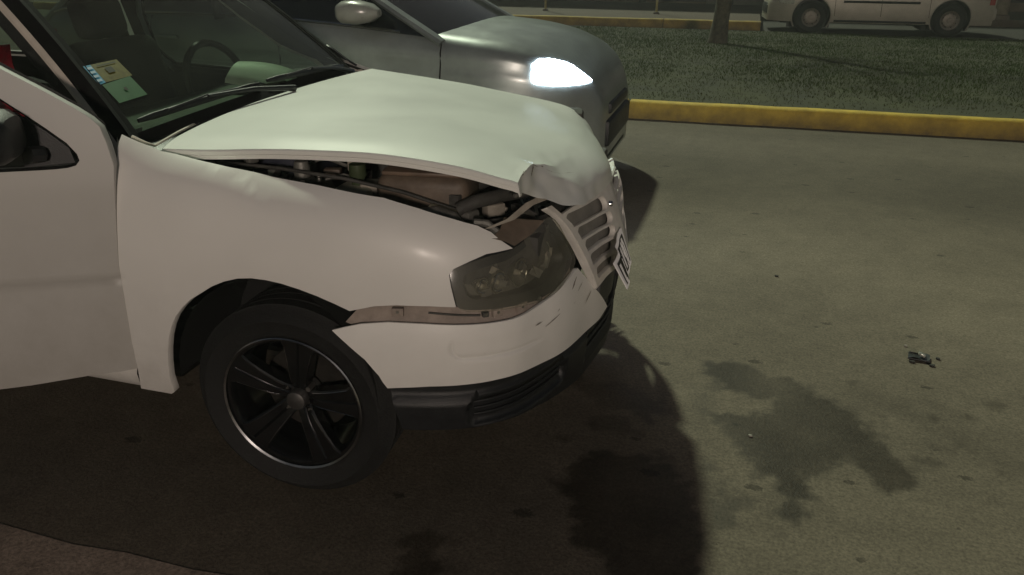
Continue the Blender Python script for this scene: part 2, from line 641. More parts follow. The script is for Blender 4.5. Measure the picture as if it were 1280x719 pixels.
# road sheet: fine where the spilled fluid lies, coarse elsewhere; the mask 'stain' holds the spill and the shade painted under the car
STAINS_AND_SHADE = [  # (outline on the road, darkness)
    ([(1.06, 1.16), (1.16, 1.19), (1.30, 1.13), (1.46, 1.04), (1.56, .93), (1.62, .80), (1.70, .62), (1.66, .55), (1.57, .56), (1.50, .66),
      (1.44, .60), (1.38, .52), (1.28, .50), (1.22, .56), (1.15, .70), (1.09, .80), (1.19, .83), (1.29, .86), (1.27, .94), (1.14, .99), (1.05, 1.06)], .84),
    ([(1.28, .52), (1.36, .52), (1.39, .45), (1.38, .37), (1.33, .32), (1.27, .33), (1.30, .42)], .95),
    ([(.70, .42), (.78, .50), (.90, .50), (1.00, .46), (1.07, .36), (1.10, .20), (1.09, .05), (1.02, -.06), (.90, -.03), (.80, .06), (.73, .18), (.69, .30)], .92),
    ([(.62, .86), (.74, .93), (.90, .84), (.98, .76), (.90, .70), (.78, .72), (.66, .78)], .6),
    ([(.72, .70), (.84, .70), (.90, .62), (.82, .57), (.73, .60)], .6),
    ([(1.11, .36), (1.17, .34), (1.20, .27), (1.15, .22), (1.10, .27)], .7),
    ([(1.02, .98), (1.09, .93), (1.10, .80), (1.06, .72), (1.02, .82)], .45),
    ([(1.55, 1.12), (1.72, 1.06), (1.90, .93), (2.02, .80), (2.14, .70), (2.04, .68), (1.88, .80), (1.70, .95), (1.56, 1.02)], .26),
    ([(1.78, 1.12), (1.86, 1.10), (1.88, 1.04), (1.80, 1.03)], .35),
    ([(1.98, .83), (2.10, .76), (2.14, .67), (2.04, .70), (1.97, .77)], .4),
    ([(-3.2, 1.7), (.7, 1.5), (.95, .9), (1.0, .2), (.9, -.6), (-3.2, -.6)], .22),  # broad shade under and beside the car, painted into the road colour
    ([(.36, -.02), (.46, .0), (.49, -.14), (.47, -.5), (.36, -.5), (.37, -.2)], .8),
    ([(.02, .02), (.2, .05), (.34, -.02), (.3, -.13), (.1, -.16), (-.05, -.08)], .35),
]
rs_ = random.Random(11)
for cx_, cy_, sp_, n_ in [(1.35, .80, .34, 34), (.86, .66, .26, 26), (1.12, .40, .16, 16), (1.9, .85, .22, 14), (1.0, .15, .18, 10)]:
    for k in range(n_):
        a, b = cx_ + rs_.gauss(0, sp_), cy_ + rs_.gauss(0, sp_ * .7)
        r_ = .008 + .026 * rs_.random() ** 2
        STAINS_AND_SHADE.append(([(a + r_ * 1.3 * math.cos(q * 1.047), b + r_ * math.sin(q * 1.047)) for q in range(6)], .3 + .4 * rs_.random()))
xs = sorted(set([-90., -40, -15, -6, -3, -1.5] + [round(-.5 + i * .012, 4) for i in range(int(2.9 / .012))] + [2.5, 3.5, 6, 15, 40, 90]))
ys = sorted(set([round(-.55 + i * .014, 4) for i in range(int(1.95 / .014))] + [1.45, 2.2, 3.5, 5.0, 6.3]))
X, Y = np.meshgrid(np.array(xs), np.array(ys))
wx = np.zeros_like(X)
wy = np.zeros_like(X)
n2 = np.zeros_like(X)
n3 = np.zeros_like(X)
for i in range(X.shape[0]):
    for j in range(X.shape[1]):
        if -.5 <= X[i, j] <= 2.45 and Y[i, j] <= 1.5:
            a, b = X[i, j], Y[i, j]
            wx[i, j] = noise.noise((a * 9, b * 9, 0)) * .022 + noise.noise((a * 28, b * 28, 3)) * .011
            wy[i, j] = noise.noise((a * 9, b * 9, 7)) * .022 + noise.noise((a * 28, b * 28, 9)) * .011
            n3[i, j] = noise.noise((a * 16, b * 16, 21)) + .6 * noise.noise((a * 38, b * 38, 23))
            n2[i, j] = noise.noise((a * 5, b * 7, 1)) * .5 + noise.noise((a * 45, b * 45, 1)) * .25
M_ = np.zeros_like(X)
Xw, Yw = X + wx, Y + wy
for poly, dk in STAINS_AND_SHADE:
    px_, py_ = np.array([q[0] for q in poly]), np.array([q[1] for q in poly])
    ins = np.zeros(X.shape, bool)
    dist = np.full(X.shape, 9.)
    j = len(poly) - 1
    for i in range(len(poly)):
        x1, y1, x2, y2 = px_[i], py_[i], px_[j], py_[j]
        cond = ((y1 > Yw) != (y2 > Yw)) & (Xw < (x2 - x1) * (Yw - y1) / (y2 - y1 + 1e-12) + x1)
        ins ^= cond
        t_ = np.clip(((Xw - x1) * (x2 - x1) + (Yw - y1) * (y2 - y1)) / ((x2 - x1) ** 2 + (y2 - y1) ** 2), 0, 1)
        dist = np.minimum(dist, np.hypot(Xw - x1 - t_ * (x2 - x1), Yw - y1 - t_ * (y2 - y1)))
        j = i
    sd = np.where(ins, dist, -dist)
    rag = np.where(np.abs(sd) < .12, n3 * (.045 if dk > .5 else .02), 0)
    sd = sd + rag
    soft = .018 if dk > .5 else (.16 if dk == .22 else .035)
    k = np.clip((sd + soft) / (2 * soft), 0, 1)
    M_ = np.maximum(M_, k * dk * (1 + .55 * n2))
M_ = np.clip(M_, 0, 1)
nx, ny = len(xs), len(ys)
verts = np.stack([X.ravel(), Y.ravel(), np.zeros(X.size)], 1)
idx = np.arange(nx * ny).reshape(ny, nx)
faces = np.stack([idx[:-1, :-1].ravel(), idx[:-1, 1:].ravel(), idx[1:, 1:].ravel(), idx[1:, :-1].ravel()], 1)
me = bpy.data.meshes.new('road')
me.vertices.add(len(verts))
me.vertices.foreach_set('co', verts.ravel())
me.loops.add(faces.size)
me.loops.foreach_set('vertex_index', faces.ravel())
me.polygons.add(len(faces))
me.polygons.foreach_set('loop_start', np.arange(0, faces.size, 4))
me.polygons.foreach_set('loop_total', np.full(len(faces), 4))
me.update(calc_edges=True)
at = me.attributes.new('stain_shade', 'FLOAT', 'POINT')
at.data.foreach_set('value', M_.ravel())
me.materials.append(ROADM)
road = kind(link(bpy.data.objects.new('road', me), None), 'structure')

# near gutter strip, near kerb and pavement (where the photographer stands)
g = MB()
gy = [(-40, -.30), (-6, -.31), (-2, -.305), (-.7, -.303), (-.45, -.312), (-.3, -.298), (-.1, -.300), (.05, -.286), (.3, -.33), (.55, -.45), (3, -.46), (40, -.46)]
g.grid([[(a, b, .002) for a, b in gy], [(a, -.85, .006) for a, b in gy]])
kind(g.build('gutter', GUTM), 'structure')
kind(MB().box((0, -3.0, .06), (120, 4.2, .14), bev=.015).build('near_pavement', PAVE), 'structure')

YELLOW = mk('kerb_yellow', (0.50, 0.345, 0.04), 0.75, var=0.35, scale=6, bump=0.4, bscale=50, dirt=((0.10, 0.07, 0.04), -.02, .15, 1.5))
YELLOWD = mk('kerb_yellow_worn', (0.36, 0.245, 0.045), 0.8, var=0.4, scale=5, bump=0.4, bscale=50, dirt=((0.12, 0.08, 0.05), .0, .14, 1.2))


def kerb_run(name, x_edges, yfun, mat, h=.155, wd=.15):
    root = empty(name)
    kind(root, 'structure')
    for a, b in zip(x_edges, x_edges[1:]):
        a2, b2 = a + .012, b - .012
        n = max(3, int((b2 - a2) / .25))
        rows = []
        for i in range(n + 1):
            x = a2 + (b2 - a2) * i / n
            y = yfun(x)
            wob = noise.noise((x * 1.7, y, 2)) * .008
            hh = h + noise.noise((x * 2.3, y, 5)) * .006
            prof = [(0, -.02), (.004, .05), (.012, hh - .03), (.03, hh - .006), (.05, hh), (wd - .02, hh), (wd, hh - .02), (wd, -.02)]
            rows.append([(x, y + q + wob, z) for q, z in prof])
        m = MB()
        m.grid(rows)
        k = len(rows[0])
        m.f.append(tuple(range(k)))
        m.f.append(tuple(len(m.v) - k + i for i in range(k)))
        m.build('kerb_stone', mat, root, sharp=50)
    return root


kerb_run('median_kerb', [-14, -9.9, -6.6, -3.25, .085, 3.7, 7.4, 11, 15], road_y, YELLOW)

# median: gently falling lawn between the two carriageways
MEDM = mk('median_soil', (0.040, 0.042, 0.016), 0.95, var=0.45, scale=2.2, bump=0.6, bscale=30)


def med_z(x, y):
    t = (y - 5.9) / 9.0
    return .135 * (1 - t) + .03 * t + .03 * math.sin(math.pi * min(1, max(0, t))) + noise.noise((x * .5, y * .5, 0)) * .02


rows = []
for i in range(40):
    y = 5.86 + 9.1 * i / 39
    rows.append([(x, y + .034 * x * (1 - i / 39) + .05 * x * (i / 39) * .4, med_z(x, y)) for x in [-30 + 60 * k / 80 for k in range(81)]])
kind(MB().grid(rows).build('median', MEDM, recalc=False), 'structure')

# grass blades, one mass
rng = np.random.default_rng(3)
GN = 150000
gyv = 5.95 + 8.9 * rng.random(GN) ** 0.85
gxv = 1.0 + (gyv + 1.5) * (-.62 + 1.25 * rng.random(GN))
dens = np.array([noise.noise((a * .8, b * .8, 4)) * .6 + noise.noise((a * 3, b * 3, 8)) * .4 for a, b in zip(gxv, gyv)])
near = np.clip((gyv - 5.95) / 2.2, 0, 1)
keepm = rng.random(GN) < np.clip(.30 + .75 * near + .9 * dens, .06, 1)
gxv, gyv, dens, near = gxv[keepm], gyv[keepm], dens[keepm], near[keepm]
GN = len(gxv)
hgt = (.014 + .022 * rng.random(GN)) * (.75 + .35 * near + .5 * dens)
ang = rng.random(GN) * 6.283
wid = .003 + .004 * rng.random(GN)
lean = (rng.random(GN) - .5) * .06
la = rng.random(GN) * 6.283
gz = np.array([med_z(a, b) for a, b in zip(gxv, gyv)]) - .004
yy = gyv + .034 * gxv
c_, s_ = np.cos(ang) * wid, np.sin(ang) * wid
V3 = np.empty((GN, 3, 3))
V3[:, 0] = np.stack([gxv - c_, yy - s_, gz], 1)
V3[:, 1] = np.stack([gxv + c_, yy + s_, gz], 1)
V3[:, 2] = np.stack([gxv + np.cos(la) * lean, yy + np.sin(la) * lean, gz + hgt], 1)
me = bpy.data.meshes.new('grass')
me.vertices.add(GN * 3)
me.vertices.foreach_set('co', V3.ravel())
me.loops.add(GN * 3)
me.loops.foreach_set('vertex_index', np.arange(GN * 3))
me.polygons.add(GN)
me.polygons.foreach_set('loop_start', np.arange(0, GN * 3, 3))
me.polygons.foreach_set('loop_total', np.full(GN, 3))
me.update(calc_edges=True)
at = me.attributes.new('tone', 'FLOAT', 'POINT')
tone = np.clip(.15 + .55 * near + .5 * dens + .35 * (rng.random(GN) - .5), 0, 1)
at.data.foreach_set('value', np.repeat(tone, 3))
GM = bpy.data.materials.new('grass_blades')
GM.use_nodes = True
t = GM.node_tree
b = t.nodes['Principled BSDF']
b.inputs['Roughness'].default_value = 0.7
b.inputs['Specular IOR Level'].default_value = 0.2
an = t.nodes.new('ShaderNodeAttribute')
an.attribute_name = 'tone'
cr = t.nodes.new('ShaderNodeValToRGB')
e = cr.color_ramp.elements
e[0].position, e[0].color = 0.0, (0.080, 0.064, 0.028, 1)
e[1].position, e[1].color = 1.0, (0.050, 0.095, 0.018, 1)
k = e.new(.4)
k.color = (0.062, 0.078, 0.022, 1)
t.links.new(an.outputs['Fac'], cr.inputs['Fac'])
t.links.new(cr.outputs[0], b.inputs['Base Color'])
me.materials.append(GM)
kind(link(bpy.data.objects.new('grass', me), None), 'stuff', 'short patchy lawn on the median behind the yellow kerb', 'grass')

# far carriageway, far kerb, far pavement
kind(MB().grid([[(-90, 14.6, .0), (90, 14.6, .0)], [(-90, 21, .002), (90, 21, .002)]]).build('far_road', FARROAD), 'structure')


def far_y(x):
    return 15.50 + .045 * x


kerb_run('far_kerb', [-16, -10.5, -6, -.62, 1.32], far_y, YELLOWD, h=.17, wd=.2)
m = MB()
m.prism([(-60, far_y(-60) + .2, -.02), (1.3, far_y(1.3) + .2, -.02), (1.3, 22, -.02), (-60, 22, -.02)], (0, 0, .175))
m.prism([(1.3, 18.3, -.02), (60, 20.4, -.02), (60, 24, -.02), (1.3, 22, -.02)], (0, 0, .172))
kind(m.build('far_pavement', PAVE), 'structure')

# ------------------------------------------------------------------ wheels
def wheel_parts(root, radius, width, rim_r, style, tyre_mat=RUBBER, rim_mat=RIMB, seg=64):
    """wheel in its own frame: axle along y, outer face towards -y, origin at the hub centre"""
    hw = width / 2
    R_, r_ = radius, rim_r
    pr = [(r_ - .006, -hw + .018), (r_ + .004, -hw + .010), (r_ + .014, -hw + .004), ((R_ + r_) / 2 + .004, -hw - .003), ((R_ + r_) / 2 + .008, -hw - .0055), ((R_ + r_) / 2 + .012, -hw - .003),
          (R_ - .028, -hw + .003), (R_ - .014, -hw + .012), (R_ - .004, -hw + .026)]
    nb = 4
    zone = (width - .052) / (nb * 2 - 1)
    y = -hw + .026
    for i in range(nb * 2 - 1):
        d = 0 if i % 2 == 0 else .007
        wz = zone * (1.5 if i % 2 == 0 else .33)
        pr += [(R_ - d, y + .001), (R_ - d, y + wz - .001)]
        y += wz
    y_end = y
    sc = (hw - .026 - (-hw + .026)) / (y_end - (-hw + .026))
    pr = [(a, (-hw + .026) + (bb - (-hw + .026)) * sc if i > 8 else bb) for i, (a, bb) in enumerate(pr)]
    pr += [(R_ - .004, hw - .026), (R_ - .014, hw - .012), (R_ - .03, hw - .002), ((R_ + r_) / 2, hw + .003), (r_ + .01, hw - .004), (r_ - .006, hw - .018)]
    tyre = MB().lathe(pr, seg=seg).build('tyre', tyre_mat, root, sharp=50)
    rim = MB()
    if style == 'alloy':
        rim.lathe([(r_ + .001, -hw + .004), (r_ + .001, -hw + .012), (r_ - .012, -hw + .016), (r_ - .02, -hw + .03), (r_ - .026, -hw + .07), (r_ - .028, hw - .02), (r_ - .012, hw - .01)], seg=seg)
        rim_o = rim.build('rim', rim_mat, root)
        lip = MB().lathe([(r_ - .0045, -hw + .0045), (r_ + .001, -hw + .0015), (r_ + .004, -hw + .004), (r_ + .002, -hw + .009)], seg=seg)
        lip.build('rim_lip', mk('dark_chrome', (0.42, 0.42, 0.43), 0.25, metal=1.0, var=0.5, scale=9), rim_o)
        for k in range(5):
            a = R(152 + 72 * k)
            ca, sa = math.cos(a), math.sin(a)

            def P(r, wv, yv):
                return (r * ca - wv * sa, yv, r * sa + wv * ca)
            sp = MB()
            rows = []
            for r, wv, y0, y1 in [(.03, .022, -hw + .045, -hw + .075), (.07, .027, -hw + .030, -hw + .068), (.12, .034, -hw + .022, -hw + .058), (.165, .043, -hw + .017, -hw + .05), (r_ - .013, .056, -hw + .014, -hw + .045)]:
                rows.append([P(r, -wv, y1), P(r, -wv, y0 + .004), P(r, -wv + .005, y0), P(r, -.004, y0 + .001), P(r, 0, y0 + .006), P(r, .004, y0 + .001), P(r, wv - .005, y0), P(r, wv, y0 + .004), P(r, wv, y1)])
            sp.grid(rows, closed=True)
            spo = sp.build('spoke', rim_mat, root, sharp=30)
            for sg_ in (-1, 1):
                MB().tube([P(.05, sg_ * .0195, -hw + .036), P(.07, sg_ * .0225, -hw + .0295), P(.12, sg_ * .0295, -hw + .0215), P(.165, sg_ * .0385, -hw + .0165)], .0011 if sg_ > 0 else .0006, seg=5).build('spoke_edge', mk('edge_chrome', (0.5, 0.5, 0.5), 0.2, metal=1.0, var=0.6, scale=25), spo)
        hub = MB().lathe([(.0, -hw + .0215), (.018, -hw + .0225), (.0262, -hw + .026), (.0285, -hw + .034), (.029, -hw + .06), (.05, -hw + .062), (.052, -hw + .09)], seg=32)
        hub.build('hub_cap', mk('hub_grey', (0.13, 0.125, 0.12), 0.4, metal=.7, var=.3), root)
        for k in range(4):
            a = R(45 + 90 * k)
            MB().lathe([(0, -hw + .041), (.007, -hw + .041), (.0085, -hw + .045), (.0085, -hw + .07)], c=(.046 * math.cos(a), 0, .046 * math.sin(a)), seg=8).build('wheel_bolt', STEEL, root)
        MB().lathe([(.05, -hw + .10), (.125, -hw + .10), (.128, -hw + .104), (.128, -hw + .118), (.05, -hw + .118)], seg=48).build('brake_disc', mk('rusty_disc', (0.03, 0.026, 0.022), 0.6, metal=.5, var=.4), root)
    else:
        rim.lathe([(r_ + .001, -hw + .004), (r_ + .001, -hw + .014), (r_ - .018, -hw + .024), (r_ * .72, -hw + .05), (r_ * .66, -hw + .030), (r_ * .45, -hw + .018), (.045, -hw + .022), (.04, -hw + .012), (0, -hw + .010)], seg=seg)
        rim_o = rim.build('rim', rim_mat, root)
        for k in range(8):
            a = R(22 + 45 * k)
            MB().lathe([(0, -hw + .031), (.013, -hw + .033), (.015, -hw + .048)], c=(r_ * .70 * math.cos(a), 0, r_ * .70 * math.sin(a)), seg=10).build('vent_hole', BLACKP, rim_o)
    return root


def copy_tree(o, parent=None):
    c = o.copy()
    COL.objects.link(c)
    c.parent = parent
    for ch in [q for q in bpy.data.objects if q.parent == o]:
        copy_tree(ch, c)
    return c


# ------------------------------------------------------------------ the damaged white car (x forward, y away from the camera)
def herm(xs_, ys_, x):
    n = len(xs_)
    if x <= xs_[0]:
        return ys_[0] + (x - xs_[0]) * (ys_[1] - ys_[0]) / (xs_[1] - xs_[0])
    if x >= xs_[-1]:
        return ys_[-1] + (x - xs_[-1]) * (ys_[-1] - ys_[-2]) / (xs_[-1] - xs_[-2])
    i = 0
    while x > xs_[i + 1]:
        i += 1

    def d(k):
        return (ys_[k + 1] - ys_[k]) / (xs_[k + 1] - xs_[k])

    def m_(k):
        if k == 0:
            return d(0)
        if k == n - 1:
            return d(n - 2)
        a, b_ = xs_[k] - xs_[k - 1], xs_[k + 1] - xs_[k]
        return (d(k - 1) * b_ + d(k) * a) / (a + b_)
    h = xs_[i + 1] - xs_[i]
    q = (x - xs_[i]) / h
    m0, m1 = m_(i) * h, m_(i + 1) * h
    q2, q3 = q * q, q * q * q
    return ys_[i] * (2 * q3 - 3 * q2 + 1) + m0 * (q3 - 2 * q2 + q) + ys_[i + 1] * (3 * q2 - 2 * q3) + m1 * (q3 - q2)


def table(pairs):
    a, b_ = [q[0] for q in pairs], [q[1] for q in pairs]
    return lambda x: herm(a, b_, x)


def sstep(a, b_, x):
    q = min(1, max(0, (x - a) / (b_ - a)))
    return q * q * (3 - 2 * q)


ftop = table([(-.60, 1.0), (-.433, .974), (-.389, .957), (-.328, .940), (-.234, .927), (-.133, .912), (-.016, .899), (.105, .889), (.283, .872), (.368, .857), (.448, .840), (.515, .826), (.547, .815), (.60, .782), (.7, .70)])
fplan = table([(-3, 0), (-.1, 0), (.1, .002), (.2, .010), (.3, .026), (.4, .05), (.47, .076), (.53, .112), (.58, .155), (.62, .20)])
crump = table([(-.45, .955), (-.307, .928), (-.191, .908), (-.091, .882), (-.038, .854), (.05, .80)])


def side(x, z):
    q = max(0, ftop(x) - z)
    y = .075 * math.exp(-q / .045) + .045 * math.exp(-q / .16) + fplan(x)
    if z < .45:
        y += .25 * (.45 - z) ** 2
    y += .004 * math.exp(-((z - .617) / .006) ** 2) * (1 if x < -.31 else math.exp(-((x + .31) / .05) ** 2))
    return (x, y, z)


def side_hit(x, z):
    """the same wing after the crash: pushed in above a crease behind the wheel arch, slightly wavy"""
    x, y, z = side(x, z)
    f = sstep(-.36, -.27, x) * (1 - sstep(-.08, .02, x))
    y += .008 * f * sstep(-.004, .014, z - crump(x))
    y -= .003 * f * math.exp(-((z - crump(x) + .02) / .025) ** 2)
    y += .003 * math.sin(x * 13 + 1) * math.sin(z * 9) * sstep(.55, .7, z)
    return (x, y, z)


YW = 1.66


def mirror(fn):
    return lambda *a: (lambda q: (q[0], YW - q[1], q[2]))(fn(*a))


car = tag(empty('damaged_car', (0, 0, 0)), 'white hatchback with buckled bonnet, torn front bumper and open front door', 'car')

FEN = [(-.432, .658), (-.425, .78), (-.418, .846), (-.423, .92), (-.442, .972),
       (-.395, .955), (-.334, .937), (-.242, .924), (-.141, .909), (-.023, .895), (.096, .885), (.271, .866), (.353, .846), (.431, .823), (.492, .804), (.522, .788), (.571, .744),
       (.521, .743), (.491, .732), (.455, .716), (.446, .702), (.452, .670), (.461, .632), (.463, .622), (.404, .626), (.326, .627), (.273, .622), (.213, .606),
       (.175, .622), (.131, .638), (.085, .651), (.04, .660), (-.002, .664), (-.044, .664), (-.085, .658), (-.125, .645), (-.165, .626), (-.2, .603), (-.232, .582), (-.259, .557), (-.283, .529), (-.301, .498), (-.315, .463), (-.325, .425), (-.333, .381), (-.338, .338), (-.334, .292),
       (-.345, .284), (-.444, .284), (-.437, .352), (-.438, .427), (-.433, .591)]
fender = panel('fender', FEN, side_hit, PAINT, car, (0, -1, 0), step=.018, flange=.022)
fender['label'] = 'dented wing over the black alloy wheel'
panel('fender', FEN, lambda x, z: (lambda q: (q[0] - .28 * max(0, q[0] - .3), YW - q[1], q[2] - .12 * max(0, q[0] - .3) - .03 * sstep(-.2, -.4, q[0]) * sstep(.7, .9, q[2])))(side(x, z)), PAINT, car, (0, 1, 0), step=.03, flange=.022)
# liners of the wheel arches
for mir in (False, True):
    m = MB()
    rows = []
    for i in range(19):
        a = R(-8 + 186 * i / 18)
        rr = .335 if i < 13 else .335
        row = []
        for y in (.048, .08, .14, .24, .33):
            row.append((-.03 + rr * math.cos(a) * (.86 if math.cos(a) > 0 else .93), y if not mir else YW - y, .31 + rr * math.sin(a)))
        rows.append(row)
    m.grid(rows)
    m.add([q for q in [rw[-1] for rw in rows]] + [Vector((-.03, .33 if not mir else YW - .33, .28))], [(i, i + 1, 19) for i in range(18)])
    m.build('arch_liner', mk('liner', (0.008, 0.008, 0.008), 0.9, var=.3), car, recalc=False)

# nose surface: plan curve of the crushed front, leaning back with height
NP = [(.10, .012), (.14, .015), (.22, .026), (.30, .045), (.385, .067), (.465, .097), (.53, .137), (.59, .20), (.645, .305), (.69, .45), (.722, .60), (.742, .74), (.756, .87), (.746, 1.0), (.715, 1.2), (.65, 1.4), (.54, 1.55), (.4, 1.615), (.25, 1.64), (.10, 1.65)]
NU = [0]
for p_, q_ in zip(NP, NP[1:]):
    NU.append(NU[-1] + math.hypot(q_[0] - p_[0], q_[1] - p_[1]))
NX, NY = [q[0] for q in NP], [q[1] for q in NP]
nin = table([(.0, .06), (.15, .035), (.2, .025), (.3, .008), (.38, .002), (.46, .0), (.54, .008), (.58, .018), (.62, .026), (.70, .048), (.78, .085), (.9, .16)])


def nose(u, z, o=0.0):
    x, y, e_ = herm(NU, NX, u), herm(NU, NY, u), .01
    dx, dy = herm(NU, NX, u + e_) - herm(NU, NX, u - e_), herm(NU, NY, u + e_) - herm(NU, NY, u - e_)
    l_ = math.hypot(dx, dy)
    k_ = nin(z) + o
    return (x - dy / l_ * k_, y + dx / l_ * k_, z)


def rrect_sd(u, z, u0, u1, z0, z1, r):
    du, dz = abs(u - (u0 + u1) / 2) - (u1 - u0) / 2 + r, abs(z - (z0 + z1) / 2) - (z1 - z0) / 2 + r
    return math.hypot(max(du, 0), max(dz, 0)) + min(max(du, dz), 0) - r


GR0, GR1, GZ0, GZ1 = .357, .80, .470, .60


def bump_surf(u, z):
    o = .0
    sd = rrect_sd(u, z + (u - .5) * .02, GR0, GR1, GZ0, GZ1, .03)
    fade = (1 - sstep(.55, .66, u)) * (1 - sstep(.50, .53, z))
    o += .004 * fade * math.exp(-(sd / .0035) ** 2) + .002 * fade * sstep(.002, -.004, sd) * (1 - sstep(.51, .55, z))
    o += .0025 * math.sin(u * 23) * sstep(.45, .6, u) * (1 - sstep(.9, 1.1, u))
    return nose(u, z, o)


BUMP = [(.058, .543), (.09, .553), (.131, .563), (.199, .569), (.282, .567), (.366, .562), (.445, .558), (.527, .554), (.58, .555), (.633, .560), (.69, .567), (.746, .577), (.80, .585), (.85, .592), (.931, .509), (1.074, .386),
        (.997, .376), (.86, .380), (.688, .388), (.568, .396), (.478, .399), (.405, .399), (.299, .398), (.192, .390), (.181, .408), (.173, .426), (.14, .471), (.093, .513)]
grv = []
for i in range(60):
    u = GR0 + (.66 - GR0) * i / 59
    for dz in (-.004, 0, .004):
        grv.append((u, GZ0 - (u - .5) * .02 + dz + .001))
for i in range(24):
    a = math.pi / 2 * i / 23
    for rr in (.026, .030, .034):
        grv.append((GR0 + .03 - rr * math.cos(a), GZ0 + .03 - rr * math.sin(a) + .003))
for i in range(16):
    for du in (-.004, 0, .004):
        grv.append((GR0 + du, .50 + .003 * i))
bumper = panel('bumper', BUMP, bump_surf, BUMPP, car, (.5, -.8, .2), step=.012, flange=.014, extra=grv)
bumper['label'] = 'white bumper pulled away from the wing'
BUMPL = [(2.42 - a, z) for a, z in BUMP]
panel('bumper', BUMPL, nose, PAINT, car, (.5, .8, .2), step=.03, flange=.014)
# scuffs and torn paint along the bumper corner
for (u0, z0, u1, z1, hh) in [(.70, .520, .775, .548, .0035), (.64, .498, .72, .512, .0015), (.60, .515, .63, .517, .0012), (.79, .550, .83, .575, .003), (.86, .48, .91, .505, .0018), (.74, .500, .80, .512, .0012), (.82, .535, .86, .55, .001)]:
    m = MB()
    rows = []
    for i in range(7):
        q = i / 6
        u, z = u0 + (u1 - u0) * q, z0 + (z1 - z0) * q
        hw_ = hh * (.15 + math.sin(math.pi * q)) * (.6 + .6 * random.random())
        rows.append([nose(u, z - hw_, -.0015), nose(u, z + hw_, -.0015)])
    m.grid(rows)
    m.build('scuff_mark', SCRAPE, bumper)
# black lower valance
VAL = [(.185, .398), (.299, .404), (.405, .405), (.568, .402), (.688, .394), (.86, .386), (.997, .382), (1.074, .392), (1.10, .47), (1.34, .47), (1.36, .392), (1.6, .39), (1.85, .40), (2.02, .40), (2.235, .398),
       (2.21, .25), (2.0, .25), (1.8, .245), (1.55, .21), (1.3, .185), (1.2, .178), (.945, .183), (.80, .21), (.652, .238), (.486, .25), (.375, .25), (.22, .25)]


def val_surf(u, z):
    o = .012 + .02 * sstep(.33, .36, z)
    sd = rrect_sd(u, z, .40, .80, .262, .335, .03)
    o += .022 * sstep(.004, -.006, sd)
    sd2 = rrect_sd(u, z, .95, 1.5, .24, .36, .03)
    o += .03 * sstep(.004, -.006, sd2)
    return nose(u, z, o)


valance = panel('valance', VAL, val_surf, BLACKP, car, (.7, -.6, .1), step=.015, flange=.05)
for k in range(4):
    z = .265 + k * .02
    MB().tube([nose(.42 + i * .03, z, .028) for i in range(13)], .003, seg=6).build('vent_slat', BLACKP, valance)
for k in range(3):
    z = .26 + k * .035
    MB().tube([nose(.97 + i * .05, z, .03) for i in range(11)], .006, seg=6).build('vent_slat', BLACKP, valance)
# support strip showing in the gap between wing and bumper, with clips and screws
STRIP = [(.082, .552), (.115, .587), (.16, .60), (.26, .603), (.36, .598), (.46, .588), (.56, .582), (.66, .582), (.76, .588), (.84, .60), (.84, .575), (.70, .55), (.527, .54), (.366, .545), (.199, .55), (.11, .545)]
strip = panel('bumper_support', STRIP, lambda u, z: nose(u, z, .022 + .10 * max(0, .18 - u)), INNERB, car, (.3, -.9, .1), step=.02, flange=.02)
for u, z, sz in [(.222, .588, .021), (.455, .574, .012), (.492, .573, .02), (.575, .568, .024), (.648, .570, .013)]:
    q = Vector(nose(u, z, .018))
    q2 = Vector(nose(u + .01, z, .018))
    d = (q2 - q).normalized()
    rot = Matrix((d, Vector((-d.y, d.x, 0)), Vector((0, 0, 1)))).transposed()
    c = MB().box(q, (sz * 1.4, .016, sz * 1.1), rot, bev=.002)
    clip = c.build('clip', BAYM if sz < .018 else INNERB, strip)
    MB().lathe([(0, -.009), (.004, -.009), (.005, -.006)], c=q + Vector((0, 0, .002)), seg=8, rot=rot).build('screw', STEEL, clip)
MB().tube([nose(.30 + i * .02, .587 - .002 * i, .017) for i in range(8)], .0025, seg=6).build('loose_wire', BAYM, strip)

# headlamp: lens, black surround, bucket, reflectors, bulbs
HL = smooth_poly([(.354, .684), (.362, .700), (.385, .706), (.421, .715), (.472, .724), (.564, .726), (.66, .748), (.755, .770), (.793, .742), (.806, .697), (.831, .654), (.842, .618), (.81, .599), (.76, .582), (.713, .572), (.636, .570), (.554, .580), (.476, .586), (.403, .592), (.380, .599), (.369, .613), (.360, .648)], 1)
cxh, czh = .585, .65
HLI = smooth_poly([(.395, .672), (.405, .682), (.47, .693), (.56, .698), (.66, .718), (.735, .738), (.765, .715), (.775, .68), (.79, .645), (.775, .622), (.71, .605), (.636, .602), (.554, .608), (.476, .613), (.415, .618), (.40, .635)], 1)


rng_lamp = random.Random(2)


